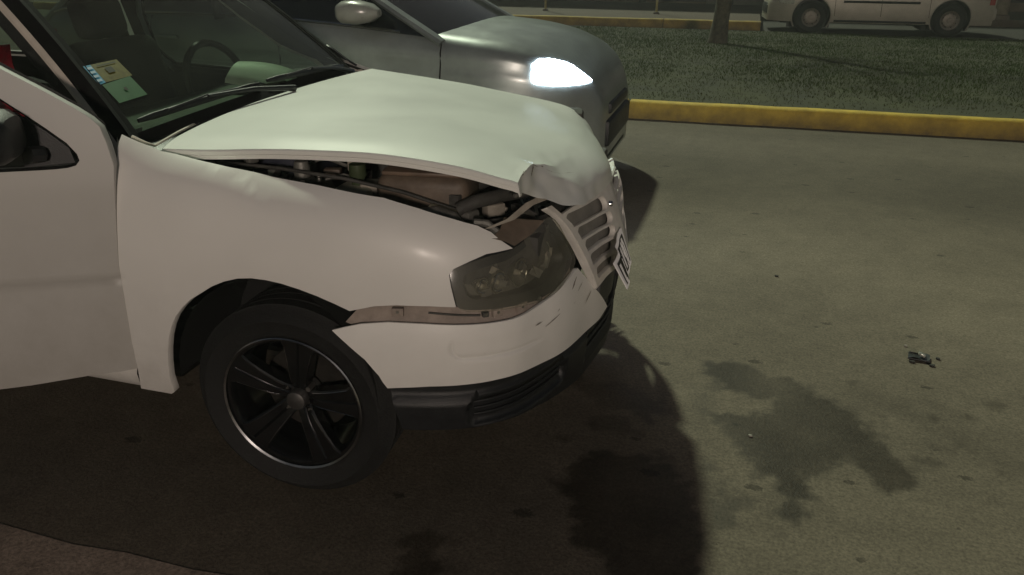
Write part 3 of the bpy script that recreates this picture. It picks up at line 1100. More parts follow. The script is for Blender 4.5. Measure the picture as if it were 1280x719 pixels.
def make_lamp(fn, od, fine):
    lampb = panel('headlight', HL, lambda u, z: fn(u, z, .062), mk('lamp_bucket', (0.11, 0.108, 0.09), 0.5, var=0.4, scale=22), car, od, step=.025, flange=0)
    panel('lamp_surround', HL, lambda u, z: fn(u, z, .004 + .5 * max(0, .012 - 0)), BLACKP, lampb, od, step=.015, flange=.07, holes=[HLI])
    panel('lens', [(cxh + (a - cxh) * .985, czh + (b_ - czh) * .97) for a, b_ in HL], lambda u, z: fn(u, z, -.003 - .004 * (1 - ((u - cxh) / .25) ** 2)), LENS, lampb, od, step=.02, flange=.004)
    for u, z, r_ in [(.455, .640, .020), (.510, .642, .028), (.600, .648, .036), (.705, .665, .050)]:
        q, q2 = Vector(fn(u, z, .030)), Vector(fn(u + .01, z, .030))
        d = (q2 - q).normalized()
        n_ = Vector((d.y, -d.x, 0))
        if n_.dot(Vector(od)) < 0:
            n_ = -n_
        n_ = (n_ * .8 + Vector((.6, 0, 0))).normalized()
        rot = Matrix((n_, Vector((-n_.y, n_.x, 0)), Vector((0, 0, 1)))).transposed()
        refl = MB().lathe([(.006, -.035), (r_ * .45, -.028), (r_ * .75, -.014), (r_, .004), (r_ + .003, .004)], c=q, axis='X', seg=28, rot=rot).build('reflector', mk('lamp_reflector', (0.26, 0.25, 0.20), 0.32, metal=0.6, var=0.35, scale=30), lampb)
        MB().tube([q + rot @ Vector((.006 + .004 * math.sin(3 * a_), r_ * .8 * math.cos(a_), r_ * .8 * math.sin(a_))) for a_ in [k_ * .45 for k_ in range(rng_lamp.randint(6, 12))]], .0022, seg=6).build('chrome_ring', CHROME, refl)
        MB().lathe([(0, .006), (.006, .004), (.0085, -.006), (.009, -.03)], c=q, axis='X', seg=14, rot=rot).build('bulb', mk('bulb_cap', (0.75, 0.70, 0.58), 0.2, metal=0.6), refl)
    # broken bracket and vertical trim inside
    for k_ in range(16):
        u, z = .42 + .34 * rng_lamp.random(), .615 + .10 * rng_lamp.random()
        q = Vector(fn(u, z, .028 + .02 * rng_lamp.random()))
        MB().box(q, (.012 + .03 * rng_lamp.random(), .004, .006 + .02 * rng_lamp.random()), Matrix.Rotation(R(40 + 30 * rng_lamp.random()), 3, 'Z') @ Matrix.Rotation(R(rng_lamp.uniform(-40, 40)), 3, 'Y'), bev=.0012, seg=1).build('lamp_facet', rng_lamp.choice([BAYG, BAYM, BAYW, BAYG]), lampb)
    for u in (.515, .63, .755):
        MB().tube([fn(u, .615, .05), fn(u + .004, .65, .035), fn(u + .01, .70, .05)], .006, seg=6).build('trim_bar', BAYG, lampb)
    return lampb


hl = make_lamp(nose, (.5, -.8, .3), True)
hl['label'] = 'cloudy headlamp hanging loose beside the torn grille'
hlm = make_lamp(lambda u, z, o=0: (lambda q: (q[0] - .085, 1.72 - q[1], q[2] - .02))(nose(u, z, o)), (.5, .8, .3), False)
# headlamp back shell and slam panel behind it
MB().box((.50, .30, .70), (.10, .26, .13), Matrix.Rotation(R(-38), 3, 'Z'), bev=.02).build('lamp_housing', BAYM, car)

MB().box((.41, 1.37, .66), (.16, .34, .26), Matrix.Rotation(R(38), 3, 'Z'), bev=.02).build('lamp_housing', BAYM, car)  # oversized far housing, added to stop a light leak
MB().box((.30, 1.50, .74), (.36, .12, .20), Matrix.Rotation(R(10), 3, 'Z'), bev=.02).build('light_block', BAYM, car)  # unseen dark block added to close the light gap under the bonnet

# grille: panel with slots, end trim, backing, badge rod
SLOTS = [((.862, .722), (1.10, .712), .020), ((.905, .676), (1.11, .666), .0185), ((.935, .632), (1.114, .624), .0175), ((.955, .585), (1.112, .580), .017), ((.975, .538), (1.105, .534), .016)]


def stadium(a, b_, r_):
    d = Vector((b_[0] - a[0], b_[1] - a[1])).normalized()
    n_ = Vector((-d.y, d.x))
    out = []
    for k in range(9):
        th = math.pi * k / 8
        q = Vector(b_) + (n_ * math.cos(th) + d * math.sin(th)) * r_
        out.append((q.x, q.y))
    for k in range(9):
        th = math.pi * k / 8
        q = Vector(a) + (-n_ * math.cos(th) - d * math.sin(th)) * r_
        out.append((q.x, q.y))
    return out


holes = [stadium(*s) for s in SLOTS] + [stadium((1.21 + (1.20 - b_[0]) * 1, b_[1]), (1.21 + (1.20 - a[0]) * 1, a[1]), r_) for a, b_, r_ in SLOTS]
GRO = [(.80, .745), (.90, .752), (1.10, .752), (1.32, .748), (1.58, .74), (1.55, .70), (1.50, .62), (1.44, .50), (1.20, .50), (.935, .502), (.905, .57), (.86, .655)]


def gr_surf(u, z):
    o = -.004 + .004 * math.sin(u * 15 + z * 20)
    return nose(u, z, o - .012 * sstep(1.02, 1.16, u) * (1 - sstep(1.2, 1.3, u)))


grille = panel('grille', GRO, gr_surf, GRILLE, car, (1, 0, .2), step=.016, flange=.018, holes=holes)
grille['label'] = 'cracked grille bent out of its seat'
panel('grille_backing', [(.82, .74), (1.55, .735), (1.42, .51), (.94, .51)], lambda u, z: nose(u, z, .014), mk('grille_recess', (0.20, 0.19, 0.17), 0.6, var=.2), grille, (1, 0, .2), step=.04, flange=0)
TR = [(.752, .786), (.785, .762), (.812, .730), (.832, .700), (.848, .669), (.872, .632), (.895, .590), (.915, .55), (.931, .509), (.950, .515), (.935, .56), (.915, .605), (.893, .645), (.868, .688), (.845, .722), (.815, .752), (.78, .785)]
panel('grille_trim', TR, lambda u, z: nose(u, z, -.012), GRILLE, grille, (.8, -.5, .2), step=.012, flange=.02)
MB().lathe([(0, 0), (.007, .001), (.009, .004), (.009, .02)], c=nose(1.14, .70, -.026), axis='X', seg=12, rot=Matrix.Rotation(R(180), 3, 'Z')).build('chrome_stud', CHROME, grille)
MB().tube([nose(1.02 + .05 * i, .757 - .002 * i, -.006) for i in range(9)], .008, seg=8).build('grille_rod', GRILLE, grille)
# bent number plate
PW = mk('plate_white', (0.93, 0.91, 0.92), 0.3, var=0.06, scale=60, coat=0.3)
PW.node_tree.nodes['Principled BSDF'].inputs['Sheen Weight'].default_value = 1.0
PW.node_tree.nodes['Principled BSDF'].inputs['Sheen Roughness'].default_value = 0.6
PK = mk('plate_black', (0.02, 0.02, 0.024), 0.4, var=0.3)
ft, fb, nb_, nt_ = Vector((.760, .785, .628)), Vector((.797, .78, .517)), Vector((.816, .53, .530)), Vector((.769, .53, .602))


def plate(a, b_, o=0.0):
    """a: 0 near end .. 1 far end, b: 0 foot .. 1 top"""
    q = (nb_ * (1 - a) + fb * a) * (1 - b_) + (nt_ * (1 - a) + ft * a) * b_
    n_ = Vector((.88, -.1, .45))
    return q + n_ * (o + .012 * math.sin(a * 5.2 + .4) * (.4 + .6 * b_) - .010 * math.exp(-((a - .45) / .12) ** 2))


pl = panel('number_plate', smooth_poly([(0, 0), (0.5, 0), (1, 0), (1, 1), (.5, 1), (0, 1)], 0), lambda a, b_: plate(a, b_), PW, car, (1, -.1, .4), step=.06, flange=.003)
panel('plate_field', [(.05, .10), (.95, .10), (.95, .88), (.05, .88)], lambda a, b_: plate(a, b_, .0015), PK, pl, (1, -.1, .4), step=.06, flange=0)


def glyph(strokes, a0, w_, wd=.036):
    for s in strokes:
        m = MB()
        rows = []
        pts = densify(s, .08, closed=False)
        for i, q in enumerate(pts):
            i0, i1 = max(0, i - 1), min(len(pts) - 1, i + 1)
            d = Vector((pts[i1][0] - pts[i0][0], (pts[i1][1] - pts[i0][1]))).normalized()
            nn = Vector((-d.y, d.x))
            rows.append([plate(a0 + (q[0]) * w_ + nn.x * wd * .8 * k, .18 + q[1] * .60 + nn.y * wd * 2.0 * k, .003) for k in (-1, 1)])
        m.grid(rows).build('plate_character', PW, pl)


CH = {'L': [[(0, 1), (0, 0), (.9, 0)]], 'H': [[(0, 0), (0, 1)], [(1, 0), (1, 1)], [(0, .5), (1, .5)]], 'I': [[(.5, 0), (.5, 1)]],
      'P': [[(0, 0), (0, 1), (.8, 1), (1, .8), (.8, .5), (0, .5)]], '0': [[(.2, 0), (0, .2), (0, .8), (.2, 1), (.8, 1), (1, .8), (1, .2), (.8, 0), (.2, 0)]],
      '9': [[(1, .5), (.2, .5), (0, .7), (.2, 1), (.8, 1), (1, .8), (1, .2), (.8, 0), (.1, 0)]], '1': [[(.2, .8), (.5, 1), (.5, 0)]]}
for k, ch in enumerate('LIP190'):
    glyph(CH[ch], .10 + k * .125 + (.06 if k > 2 else 0), .075)

# bonnet: lofted from its buckled edge to its straight one
HST = [
    (.160, [(-.368, .929), (-.222, .937), (-.047, .952), (.119, .960), (.261, .962), (.437, .949), (.546, .930), (.590, .919), (.593, .911), (.595, .904), (.597, .897)]),
    (.225, [(-.385, .938), (-.222, .949), (-.047, .962), (.119, .968), (.261, .967), (.437, .951), (.540, .933), (.588, .923), (.590, .907), (.591, .890), (.592, .874)]),
    (.330, [(-.402, .945), (-.22, .957), (-.047, .967), (.119, .970), (.28, .965), (.44, .949), (.528, .932), (.583, .921), (.597, .892), (.611, .863), (.624, .834)]),
    (.440, [(-.414, .950), (-.21, .962), (-.03, .969), (.13, .968), (.29, .960), (.44, .942), (.535, .922), (.606, .893), (.630, .860), (.654, .825), (.676, .790)]),
    (.60, [(-.428, .955), (-.2, .966), (-.02, .968), (.15, .961), (.30, .949), (.44, .929), (.55, .902), (.605, .878), (.648, .848), (.680, .812), (.695, .770)]),
    (.83, [(-.440, .958), (-.2, .966), (-.01, .962), (.16, .949), (.31, .931), (.45, .909), (.56, .884), (.615, .862), (.660, .832), (.692, .795), (.705, .755)]),
    (1.05, [(-.440, .960), (-.2, .961), (-.01, .952), (.15, .935), (.30, .915), (.43, .892), (.54, .862), (.59, .838), (.630, .806), (.660, .765), (.672, .73)]),
    (1.25, [(-.432, .961), (-.19, .953), (.0, .939), (.14, .921), (.28, .900), (.40, .878), (.49, .852), (.54, .827), (.580, .794), (.605, .750), (.615, .715)]),
    (1.40, [(-.420, .961), (-.188, .945), (.0, .928), (.14, .910), (.27, .889), (.38, .868), (.455, .846), (.50, .819), (.535, .782), (.560, .738), (.569, .70)]),
    (1.50, [(-.411, .960), (-.185, .939), (.0, .920), (.13, .902), (.26, .884), (.36, .868), (.42, .853), (.462, .830), (.498, .798), (.525, .755), (.535, .715)]),
]
HY = [s[0] for s in HST]


def hood(a, b_, o=0.0):
    """a: 0..1 across from the near edge, b: 0..10 along from the windscreen"""
    y = .16 + 1.34 * a
    i = min(9, int(b_))
    def lin(v):
        return v[i] + (v[i + 1] - v[i]) * (b_ - i)
    k_ = [(1 - sstep(.42, .62, s[0])) * sstep(6.0, 6.6, b_) for s in HST]      # the fold is sharp only in the crushed corner
    X_ = [[q[0] for q in s[1]] for s in HST]
    Z_ = [[q[1] for q in s[1]] for s in HST]
    xs_ = herm(HY, [herm(range(11), v, b_) * (1 - w_) + lin(v) * w_ for v, w_ in zip(X_, k_)], y)
    zs_ = herm(HY, [herm(range(11), v, b_) * (1 - w_) + lin(v) * w_ for v, w_ in zip(Z_, k_)], y)
    cf = sstep(5.6, 7.2, b_) * (1 - sstep(.45, .85, y))
    if cf > 0:
        rn = abs(noise.noise((xs_ * 9 + 3, y * 7, zs_ * 9))) + .25 * abs(noise.noise((xs_ * 22, y * 15, 4 + zs_ * 18)))
        zs_ += cf * (.004 - .013 * rn)
        xs_ += cf * (.006 * noise.noise((y * 16, zs_ * 22, 6)))
    return (xs_, y, zs_ + o)


NA, NB = 84, 90
rows = [[hood((i / NA) ** 1.25, 10 * j / NB) for i in range(NA + 1)] for j in range(NB + 1)]
m = MB().grid(rows)
hoodo = m.build('hood', HOODP, car, sharp=24, recalc=False)
hoodo['label'] = 'buckled white bonnet with a crushed front corner'
bm = bmesh.new()
bm.from_mesh(hoodo.data)
bmesh.ops.recalc_face_normals(bm, faces=bm.faces[:])
if sum(f.normal.z for f in bm.faces) < 0:
    bmesh.ops.reverse_faces(bm, faces=bm.faces[:])
bm.to_mesh(hoodo.data)
bm.free()
# folded rim of the bonnet (two pressed steps) and its inner skin
rim = [Vector(hood(0, 10 * j / NB)) for j in range(NB + 1)]
front = [Vector(hood((i / NA) ** 1.25, 10)) for i in range(NA + 1)]
far = [Vector(hood(1, 10 * j / NB)) for j in range(NB + 1)]
back = [Vector(hood((i / NA) ** 1.25, 0)) for i in range(NA + 1)]


def rim_strip(pts, out, k0=1.0):
    o = Vector(out)
    rr_ = []
    for n_, q in enumerate(pts):
        k = k0 * (1 - .85 * sstep(.80, 1.0, n_ / len(pts)))
        rr_.append([q + o * .0 + Vector((0, 0, -.0005)), q + o * .003 + Vector((0, 0, -.004)), q + o * .003 + Vector((0, 0, -.013 * k)), q - o * .004 + Vector((0, 0, -.016 * k)), q - o * .004 + Vector((0, 0, -.026 * k)), q - o * .02 + Vector((0, 0, -.028 * k))])
    return rr_


m = MB()
m.grid(rim_strip(rim, (0, -1, 0)))
m.grid(rim_strip(far, (0, 1, 0)))
m.grid(rim_strip(back, (-1, 0, 0), .6))
m.build('hood_edge', HOODP, hoodo, sharp=30)
m = MB().grid([[Vector(hood(.012 + .976 * i / 24, .05 + 8.1 * j / 24)) + Vector((-.03 * sstep(18, 24, j), 0, -.027)) for i in range(25)] for j in range(25)])
m.build('hood_inner_skin', BAYM, hoodo)
# crack in the paint at the fold
for pts, wd in [([(.125, 7.05), (.115, 7.4), (.10, 7.75), (.092, 8.0)], .006), ([(.125, 7.05), (.145, 7.25), (.16, 7.2)], .004), ([(.15, 7.35), (.19, 7.55), (.24, 7.7), (.29, 7.95)], .0022)]:
    mm = MB()
    rows = []
    dpts = densify(pts, .06, closed=False)
    for i, q in enumerate(dpts):
        k = wd * (.3 + random.random()) * math.sin(math.pi * (i + .6) / (len(dpts) + .2))
        rows.append([Vector(hood(q[0] - k, q[1], .0018)), Vector(hood(q[0] + k, q[1], .0018))])
    mm.grid(rows).build('paint_crack', SCRAPE, hoodo)

for k in range(7):
    a, b_ = .04 + .30 * rs_.random() ** 2, 6.95 + .5 * rs_.random()
    wd_ = .001 + .0035 * rs_.random() ** 2
    mm = MB()
    mm.add([hood(a + wd_ * math.cos(q) * 1.0, b_ + wd_ * 14 * math.sin(q) * (.5 + rs_.random()), .0016) for q in [k2 * 1.047 for k2 in range(6)]], [(0, 1, 2, 3, 4, 5)])
    mm.build('paint_chip', SCRAPE, hoodo)

# windscreen, seals, stickers
W00, W10, W01, W11 = Vector((-.47, .18, .94)), Vector((-.51, 1.47, .962)), Vector((-.99, .33, 1.36)), Vector((-1.03, 1.36, 1.37))


def wind(a, b_, o=0.0):
    q = (W00 * (1 - a) + W10 * a) * (1 - b_) + (W01 * (1 - a) + W11 * a) * b_
    return q + Vector((.035, 0, .02)) * 4 * a * (1 - a) + Vector((.01, 0, .012)) * 4 * b_ * (1 - b_) + Vector((.64, 0, .77)) * o


ws = MB().grid([[wind(i / 30, -.02 + 1.02 * j / 24) for i in range(31)] for j in range(25)]).build('windshield', GLASSW, car)
m = MB()
for e_ in ([(.0, -.02 + 1.04 * j / 20) for j in range(21)], [(1.0, -.02 + 1.04 * j / 20) for j in range(21)]):
    sgn = -1 if e_[0][0] == 0 else 1
    m.grid([[wind(a + sgn * .004, b_, .0), wind(a - sgn * .016, b_, .003), wind(a - sgn * .018, b_, .001)] for a, b_ in e_])
    m.grid([[wind(a - sgn * .002, b_, .004), wind(a, b_, .007) + Vector((0, sgn * .012, -.002)), wind(a, b_, -.006) + Vector((0, sgn * .030, -.012)), wind(a, b_, -.03) + Vector((0, sgn * .034, -.02))] for a, b_ in e_])
m.grid([[wind(i / 30, .985, .002), wind(i / 30, 1.02, .004)] for i in range(31)])
m.grid([[wind(i / 30, -.03, .002), wind(i / 30, .022, .003)] for i in range(31)])
m.build('windshield_seal', SEAL, ws)


def sticker(name, quad, mat, o=.0025):
    a, b_, c_, d_ = [Vector(q) for q in quad]
    rows_ = []
    for j in range(5):
        rw = []
        for i in range(5):
            q = (a * (1 - i / 4) + b_ * i / 4) * (1 - j / 4) + (d_ * (1 - i / 4) + c_ * i / 4) * j / 4
            rw.append(wind(q.x, q.y, o))
        rows_.append(rw)
    return MB().grid(rows_).build(name, mat, ws)


SB = mk('sticker_blue', (0.07, 0.32, 0.50), 0.5, var=0.1)
SY = mk('sticker_olive', (0.115, 0.105, 0.010), 0.5, var=0.3, scale=60)
SG = mk('sticker_green', (0.04, 0.13, 0.05), 0.5, var=0.12, scale=40)
SP = mk('sticker_print', (0.03, 0.032, 0.015), 0.5)
SBW = mk('sticker_pale', (0.45, 0.62, 0.72), 0.5)
s1 = sticker('sticker', [(.009, .378), (.029, .377), (.032, .278), (.013, .275)], SB)
s1['label'] = 'blue strip sticker'
for k in range(4):
    sticker('sticker_print', [(.014, .366 - .022 * k), (.027, .366 - .022 * k), (.0275, .354 - .022 * k), (.0145, .354 - .022 * k)], SBW, .004)
s2 = sticker('sticker', [(.029, .377), (.105, .373), (.111, .277), (.032, .278)], SY)
s2['label'] = 'olive inspection sticker'
sticker('sticker_print', [(.055, .345), (.075, .345), (.077, .315), (.057, .315)], SP, .004)
sticker('sticker_print', [(.040, .364), (.095, .362), (.095, .357), (.040, .359)], SP, .004)
s3 = sticker('sticker', [(.019, .272), (.103, .277), (.109, .17), (.026, .17)], SG)
s3['label'] = 'green square sticker'
sticker('sticker_print', [(.062, .232), (.070, .232), (.071, .215), (.063, .215)], SP, .004)

# scuttle, drain lip, wipers
m = MB()
rows = []
for i in range(31):
    a = i / 30
    h0 = Vector(hood(a, 0)) + Vector((.05, 0, -.035))
    w0 = wind(a * .98 + .01, -.01, -.006)
    rows.append([h0, h0 * .55 + w0 * .45 + Vector((0, 0, -.018)), w0])
m.grid(rows)
m.build('scuttle', BLACKP, car)
for k in range(14):
    a = .12 + .055 * k
    h0, w0 = Vector(hood(a, 0)) + Vector((.0, 0, -.035)), wind(a, -.01, -.004)
    MB().tube([h0 * .8 + w0 * .2, h0 * .3 + w0 * .7 + Vector((0, 0, .004))], .004, seg=6).build('scuttle_rib', BLACKP, car)
MB().tube([(-.435, .135, .962), (-.405, .145, .945), (-.395, .165, .934), (-.43, .30, .938), (-.455, .45, .944)], .004, seg=6).build('scuttle_edge', EDGE, car)


def wiper(a0, a1, b0, b1, piv):
    root_pts = [wind(a0 + (a1 - a0) * i / 10, b0 + (b1 - b0) * i / 10, .012) for i in range(11)]
    wb = MB().tube(root_pts, [.004] + [.0065] * 9 + [.004], seg=6, flat=1.6).build('wiper', BLACKP, car)
    mid = wind((a0 + a1) / 2, (b0 + b1) / 2, .026)
    MB().tube([wind(piv[0], piv[1], .0), wind(piv[0], piv[1], .03), (mid * .5 + wind(piv[0], piv[1], .03) * .5) + Vector((0, 0, .008)), mid], [.012, .010, .008, .005], seg=8).build('wiper_arm', BLACKP, wb)
    q = [wind(a0 + (a1 - a0) * t_, b0 + (b1 - b0) * t_, .02) for t_ in (.2, .5, .8)]
    MB().tube([q[0], q[1] + Vector((0, 0, .008)), q[2]], .003, seg=6).build('wiper_bracket', mk('wiper_metal', (0.10, 0.10, 0.10), 0.35, metal=0.6), wb)


wiper(.03, .46, .062, .045, (.56, -.05))
wiper(.50, .965, .05, .01, (.95, -.06))

# A-pillars, jambs
for mir in (False, True):
    f = (lambda q: Vector((q[0], YW - q[1], q[2]))) if mir else (lambda q: Vector(q))
    pts_in, pts_out = [], []
    rows = []
    for i in range(13):
        b_ = -.12 + 1.12 * i / 12
        e0 = wind(0, b_) if not mir else Vector((wind(0, b_).x, wind(0, b_).y, wind(0, b_).z))
        base = e0 + Vector((-.015, -.034, -.018))
        wdt = .05 - .032 * min(1, max(0, b_ * 4 + .4))
        rows.append([f(base), f(base + Vector((-.008, -wdt * .4, -.008))), f(base + Vector((-.014, -wdt * .4, -.014))), f(base + Vector((-.05, -.0, -.04))), f(base + Vector((-.04, .05, -.02)))])
    MB().grid([rw[:3] for rw in rows]).build('pillar', EDGE if not mir else SEAL, car, sharp=30)
    MB().grid([[rw[2]] + rw[3:] for rw in rows]).build('pillar_trim', DASH, car, sharp=30)
    q = [f((-.455, .06, .28)), f((-.455, .055, .6)), f((-.45, .075, .85)), f((-.47, .125, .95))]
    m = MB()
    m.grid([[a + Vector((.03, 0, 0)), a, a + Vector((-.05, .05 * (-1 if mir else 1), 0)), a + Vector((-.06, .16 * (-1 if mir else 1), 0))] for a in q])
    m.build('door_jamb', EDGE, car)

# doors
def door_mid(s, z):
    o = .16 * max(0, z - .86) ** 1.2
    if z < .5:
        o += .25 * (.5 - z) ** 2
    o += .005 * math.exp(-((z - .617) / .007) ** 2)
    return o


AL = R(28)


def door(s, z, i=0.0):
    o = door_mid(s, z) + i
    c_, s_ = math.cos(AL), math.sin(AL)
    return (-.43 - s * c_ - o * s_, -s * s_ + o * c_, z)


def tumble(z):
    o = .25 * max(0, .5 - z) ** 2 + .005 * math.exp(-((z - .617) / .007) ** 2) + .03 * sstep(.75, .92, z)
    return o + .10 * sstep(.90, 1.0, z) + .30 * max(0, z - .95)


def door_shut(s, z, i=0.0):
    return (-.43 - s, YW - tumble(z) - i, z)


DO = [(.001, .351), (.007, .428), (.001, .593), (-.001, .66), (-.014, .76), (-.026, .851), (-.035, .916), (-.027, .97), (-.017, 1.010), (.003, 1.032), (.033, 1.055), (.099, 1.099), (.176, 1.147), (.30, 1.226), (.42, 1.295), (.52, 1.335), (.70, 1.352), (1.03, 1.345), (1.09, 1.20), (1.08, .9), (1.07, .5), (1.04, .36), (.95, .325), (.6, .322), (.355, .322), (.277, .326), (.206, .333), (.135, .340), (.05, .345)]
DW = [(.188, 1.081), (.30, 1.160), (.43, 1.238), (.54, 1.285), (.70, 1.30), (.98, 1.295), (1.03, 1.15), (1.02, .925), (.6, .905), (.219, .910), (.13, .911), (.096, .912), (.07, .914), (.05, .919), (.040, .931), (.043, .947), (.062, .974), (.103, 1.011), (.146, 1.047)]


def make_door(fn, od, label=None, DO=DO, DW=DW):
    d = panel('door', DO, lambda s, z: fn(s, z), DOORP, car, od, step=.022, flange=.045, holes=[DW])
    if label:
        d['label'] = label
    panel('door_trim', [(.05, .39), (1.0, .38), (1.02, .89), (.2, .89), (.05, .88)], lambda s, z: fn(s, z, .055), DASH, d, [-q for q in od], step=.08, flange=.01)
    panel('door_inner_frame', DO, lambda s, z: fn(s, z, .048), DASH, d, [-q for q in od], step=.05, flange=0, holes=[DW])
    panel('door_glass', [(.20, 1.075), (.43, 1.232), (.54, 1.278), (.70, 1.293), (.97, 1.288), (1.02, 1.15), (1.01, .93), (.10, .918), (.11, .99)], lambda s, z: fn(s, z, .02), GLASSS, d, od, step=.06, flange=0)
    # window gasket, mirror sail and mirror
    m_ = MB()
    m_.tube([fn(s, z, .010) for s, z in densify(DW, .04)], .007, seg=6, closed=True)
    m_.build('window_gasket', SEAL, d)
    panel('mirror_sail', [(.052, .925), (.165, .918), (.175, 1.05), (.146, 1.035), (.10, .998), (.06, .96)], lambda s, z: fn(s, z, .006), BLACKP, d, od, step=.02, flange=.01)
    if label is None:
        return d
    c0 = Vector(fn(.19, 1.01, -.085))
    ax_s = (Vector(fn(.5, .7)) - Vector(fn(.1, .7))).normalized()
    ax_n = Vector(od).normalized()
    rows_ = []
    for i, (t_, k_) in enumerate([(-.055, .35), (-.05, .7), (-.03, .93), (0, 1), (.03, 1.0), (.045, .97)]):
        rows_.append([c0 + ax_s * t_ + ax_n * (.088 * k_ * math.copysign(abs(math.cos(a)) ** .6, math.cos(a))) + Vector((0, 0, .062 * k_ * math.copysign(abs(math.sin(a)) ** .6, math.sin(a)))) for a in [2 * math.pi * q / 24 for q in range(24)]])
    mm = MB().grid(rows_, closed=True)
    mm.f.append(tuple(range(24)))
    mir_ = mm.build('wing_mirror', BLACKP, d)
    MB().add(rows_[-1], [tuple(range(24))]).build('mirror_glass', CHROME, mir_)
    MB().tube([fn(.12, .95, .0), fn(.14, .955, -.03)], .02, seg=8).build('mirror_stalk', BLACKP, mir_)
    # door handle
    MB().box(fn(.93, .80, -.012), (.16, .02, .03), Matrix.Rotation(math.atan2(ax_s.y, ax_s.x), 3, 'Z'), bev=.008).build('door_handle', BLACKP, d)
    return d


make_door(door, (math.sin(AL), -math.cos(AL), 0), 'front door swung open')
lean = lambda q: (q[0] + .23 * sstep(.90, 1.06, q[1]) * (1 - sstep(.25, .9, q[0])), q[1])
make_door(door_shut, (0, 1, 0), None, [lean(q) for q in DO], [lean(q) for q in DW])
# sill below the doors, floor pan, rear body, roof
for mir in (False, True):
    f = (lambda q: (q[0], YW - q[1], q[2])) if mir else (lambda q: q)
    rows = []
    for i in range(12):
        x = -.455 - 1.62 * i / 11
        rows.append([f((x, .10, .375)), f((x, .045, .370)), f((x, .022, .352)), f((x, .012, .325)), f((x, .016, .295)), f((x, .035, .272)), f((x, .12, .262))])
    MB().grid(rows).build('sill', PAINT, car)
    rear = [(-1.53, .40), (-1.55, .9), (-1.56, 1.20), (-1.50, 1.36), (-2.2, 1.37), (-2.6, 1.33), (-2.85, 1.12), (-3.02, .95), (-3.07, .7), (-3.07, .42), (-2.80, .33), (-2.79, .45), (-2.73, .57), (-2.64, .64), (-2.53, .672), (-2.42, .672), (-2.31, .64), (-2.22, .57), (-2.16, .46), (-2.14, .33), (-1.6, .33)]
    rwin = [(-1.62, .95), (-1.64, 1.18), (-1.60, 1.30), (-2.2, 1.31), (-2.45, 1.27), (-2.62, 1.1), (-2.58, .95)]

    def rs(x, z):
        o = tumble(z) + .10 * sstep(-2.5, -3.2, x)
        return f((x, o, z))
    rq = panel('rear_quarter', rear, rs, PAINT, car, (0, 1 if mir else -1, 0), step=.05, flange=.03, holes=[rwin])
    panel('quarter_trim', rear, lambda x, z: (lambda q: (q[0], q[1] + (-.035 if mir else .035), q[2]))(rs(x, z)), DASH, rq, (0, -1 if mir else 1, 0), step=.08, flange=0, holes=[rwin])
    panel('quarter_glass', rwin, lambda x, z: f((x, tumble(z) + .012, z)), GLASSS, rq, (0, 1 if mir else -1, 0), step=.08, flange=0)
    m = MB()
    rows = []
    for i in range(15):
        a = R(-10 + 200 * i / 14)
        rows.append([f((-2.468 + .335 * math.cos(a), y, .33 + .335 * math.sin(a))) for y in (.03, .3)])
    m.grid(rows)
    m.build('arch_liner', BLACKP, car)
    MB().box(f((-3.075, .16, .80)), (.05, .16, .24), bev=.015).build('tail_light', mk('tail_red', (0.3, 0.02, 0.02), 0.2, coat=0.5), car)
rows = []
for i in range(24):
    x = -.99 - (2.62 - .99) * i / 23
    rows.append([(x - .04 * math.sin(math.pi * k / 16) * (-1 if i == 0 else 0), .31 + 1.04 * k / 16, 1.365 + .045 * math.sin(math.pi * k / 16) + .03 * math.sin(math.pi * i / 23) - .05 * max(0, i - 18) / 5) for k in range(17)])
rfo = MB().grid(rows).build('roof', HOODP, car)
MB().grid([[(q[0], q[1], q[2] - .03) for q in rw] for rw in rows]).build('headliner', DASH, rfo)
m = MB()
m.grid([[(x, y, z) for y in (.10, .3, .83, 1.36, 1.56)] for x, z in [(-3.02, .95), (-3.09, .9), (-3.10, .6), (-3.06, .55)]])
m.build('tailgate', PAINT, car)
MB().grid([[(x, .83 + (y - .83) * k, z) for y in (.25, .5, .83, 1.16, 1.41)] for x, z, k in [(-2.62, 1.36, .9), (-2.86, 1.14, 1.0), (-3.02, .955, 1.08)]]).build('rear_window', GLASSS, car)
MB().box((-3.09, .83, .44), (.16, 1.6, .26), bev=.05).build('rear_bumper', BLACKP, car)
MB().box((-1.75, .83, .27), (2.66, 1.38, .05), bev=.01).build('floor_pan', BAYM, car)
MB().box((.10, .83, .235), (.92, .86, .02), bev=.005).build('undertray', BAYM, car)

# engine bay
MB().box((-.41, .83, .68), (.03, 1.30, .46), bev=.005).build('firewall', BAYM, car)
for y in (.20, YW - .20):
    m = MB()
    m.grid([[(-.40 + .95 * i / 12, y + (dy + fplan(-.40 + .95 * i / 12) * 1.1) * (1 if y < .8 else -1), z) for dy, z in ((-.07, ftop(-.4 + .95 * i / 12) - .05), (-.03, ftop(-.4 + .95 * i / 12) - .07), (.0, .78), (.02, .745), (.17, .73))] for i in range(13)])
    m.build('inner_wing', BAYM, car)
    MB().lathe([(.0, .005), (.03, .005), (.035, -.005), (.075, -.012), (.085, -.03), (.09, -.16)], c=(-.05, y + (.10 if y < .8 else -.10), .84), axis='Z', seg=24).build('strut_tower', BAYM, car)
MB().lathe([(0, .03), (.018, .028), (.022, .01), (.022, -.03)], c=(-.05, .30, .86), axis='Z', seg=16).build('strut_cap', BAYG, car)
for q in range(6):
    a = q * 1.047
    MB().lathe([(0, .012), (.006, .012), (.007, .0)], c=(-.05 + .05 * math.cos(a), .30 + .05 * math.sin(a), .835), axis='Z', seg=8).build('strut_nut', STEEL, car)
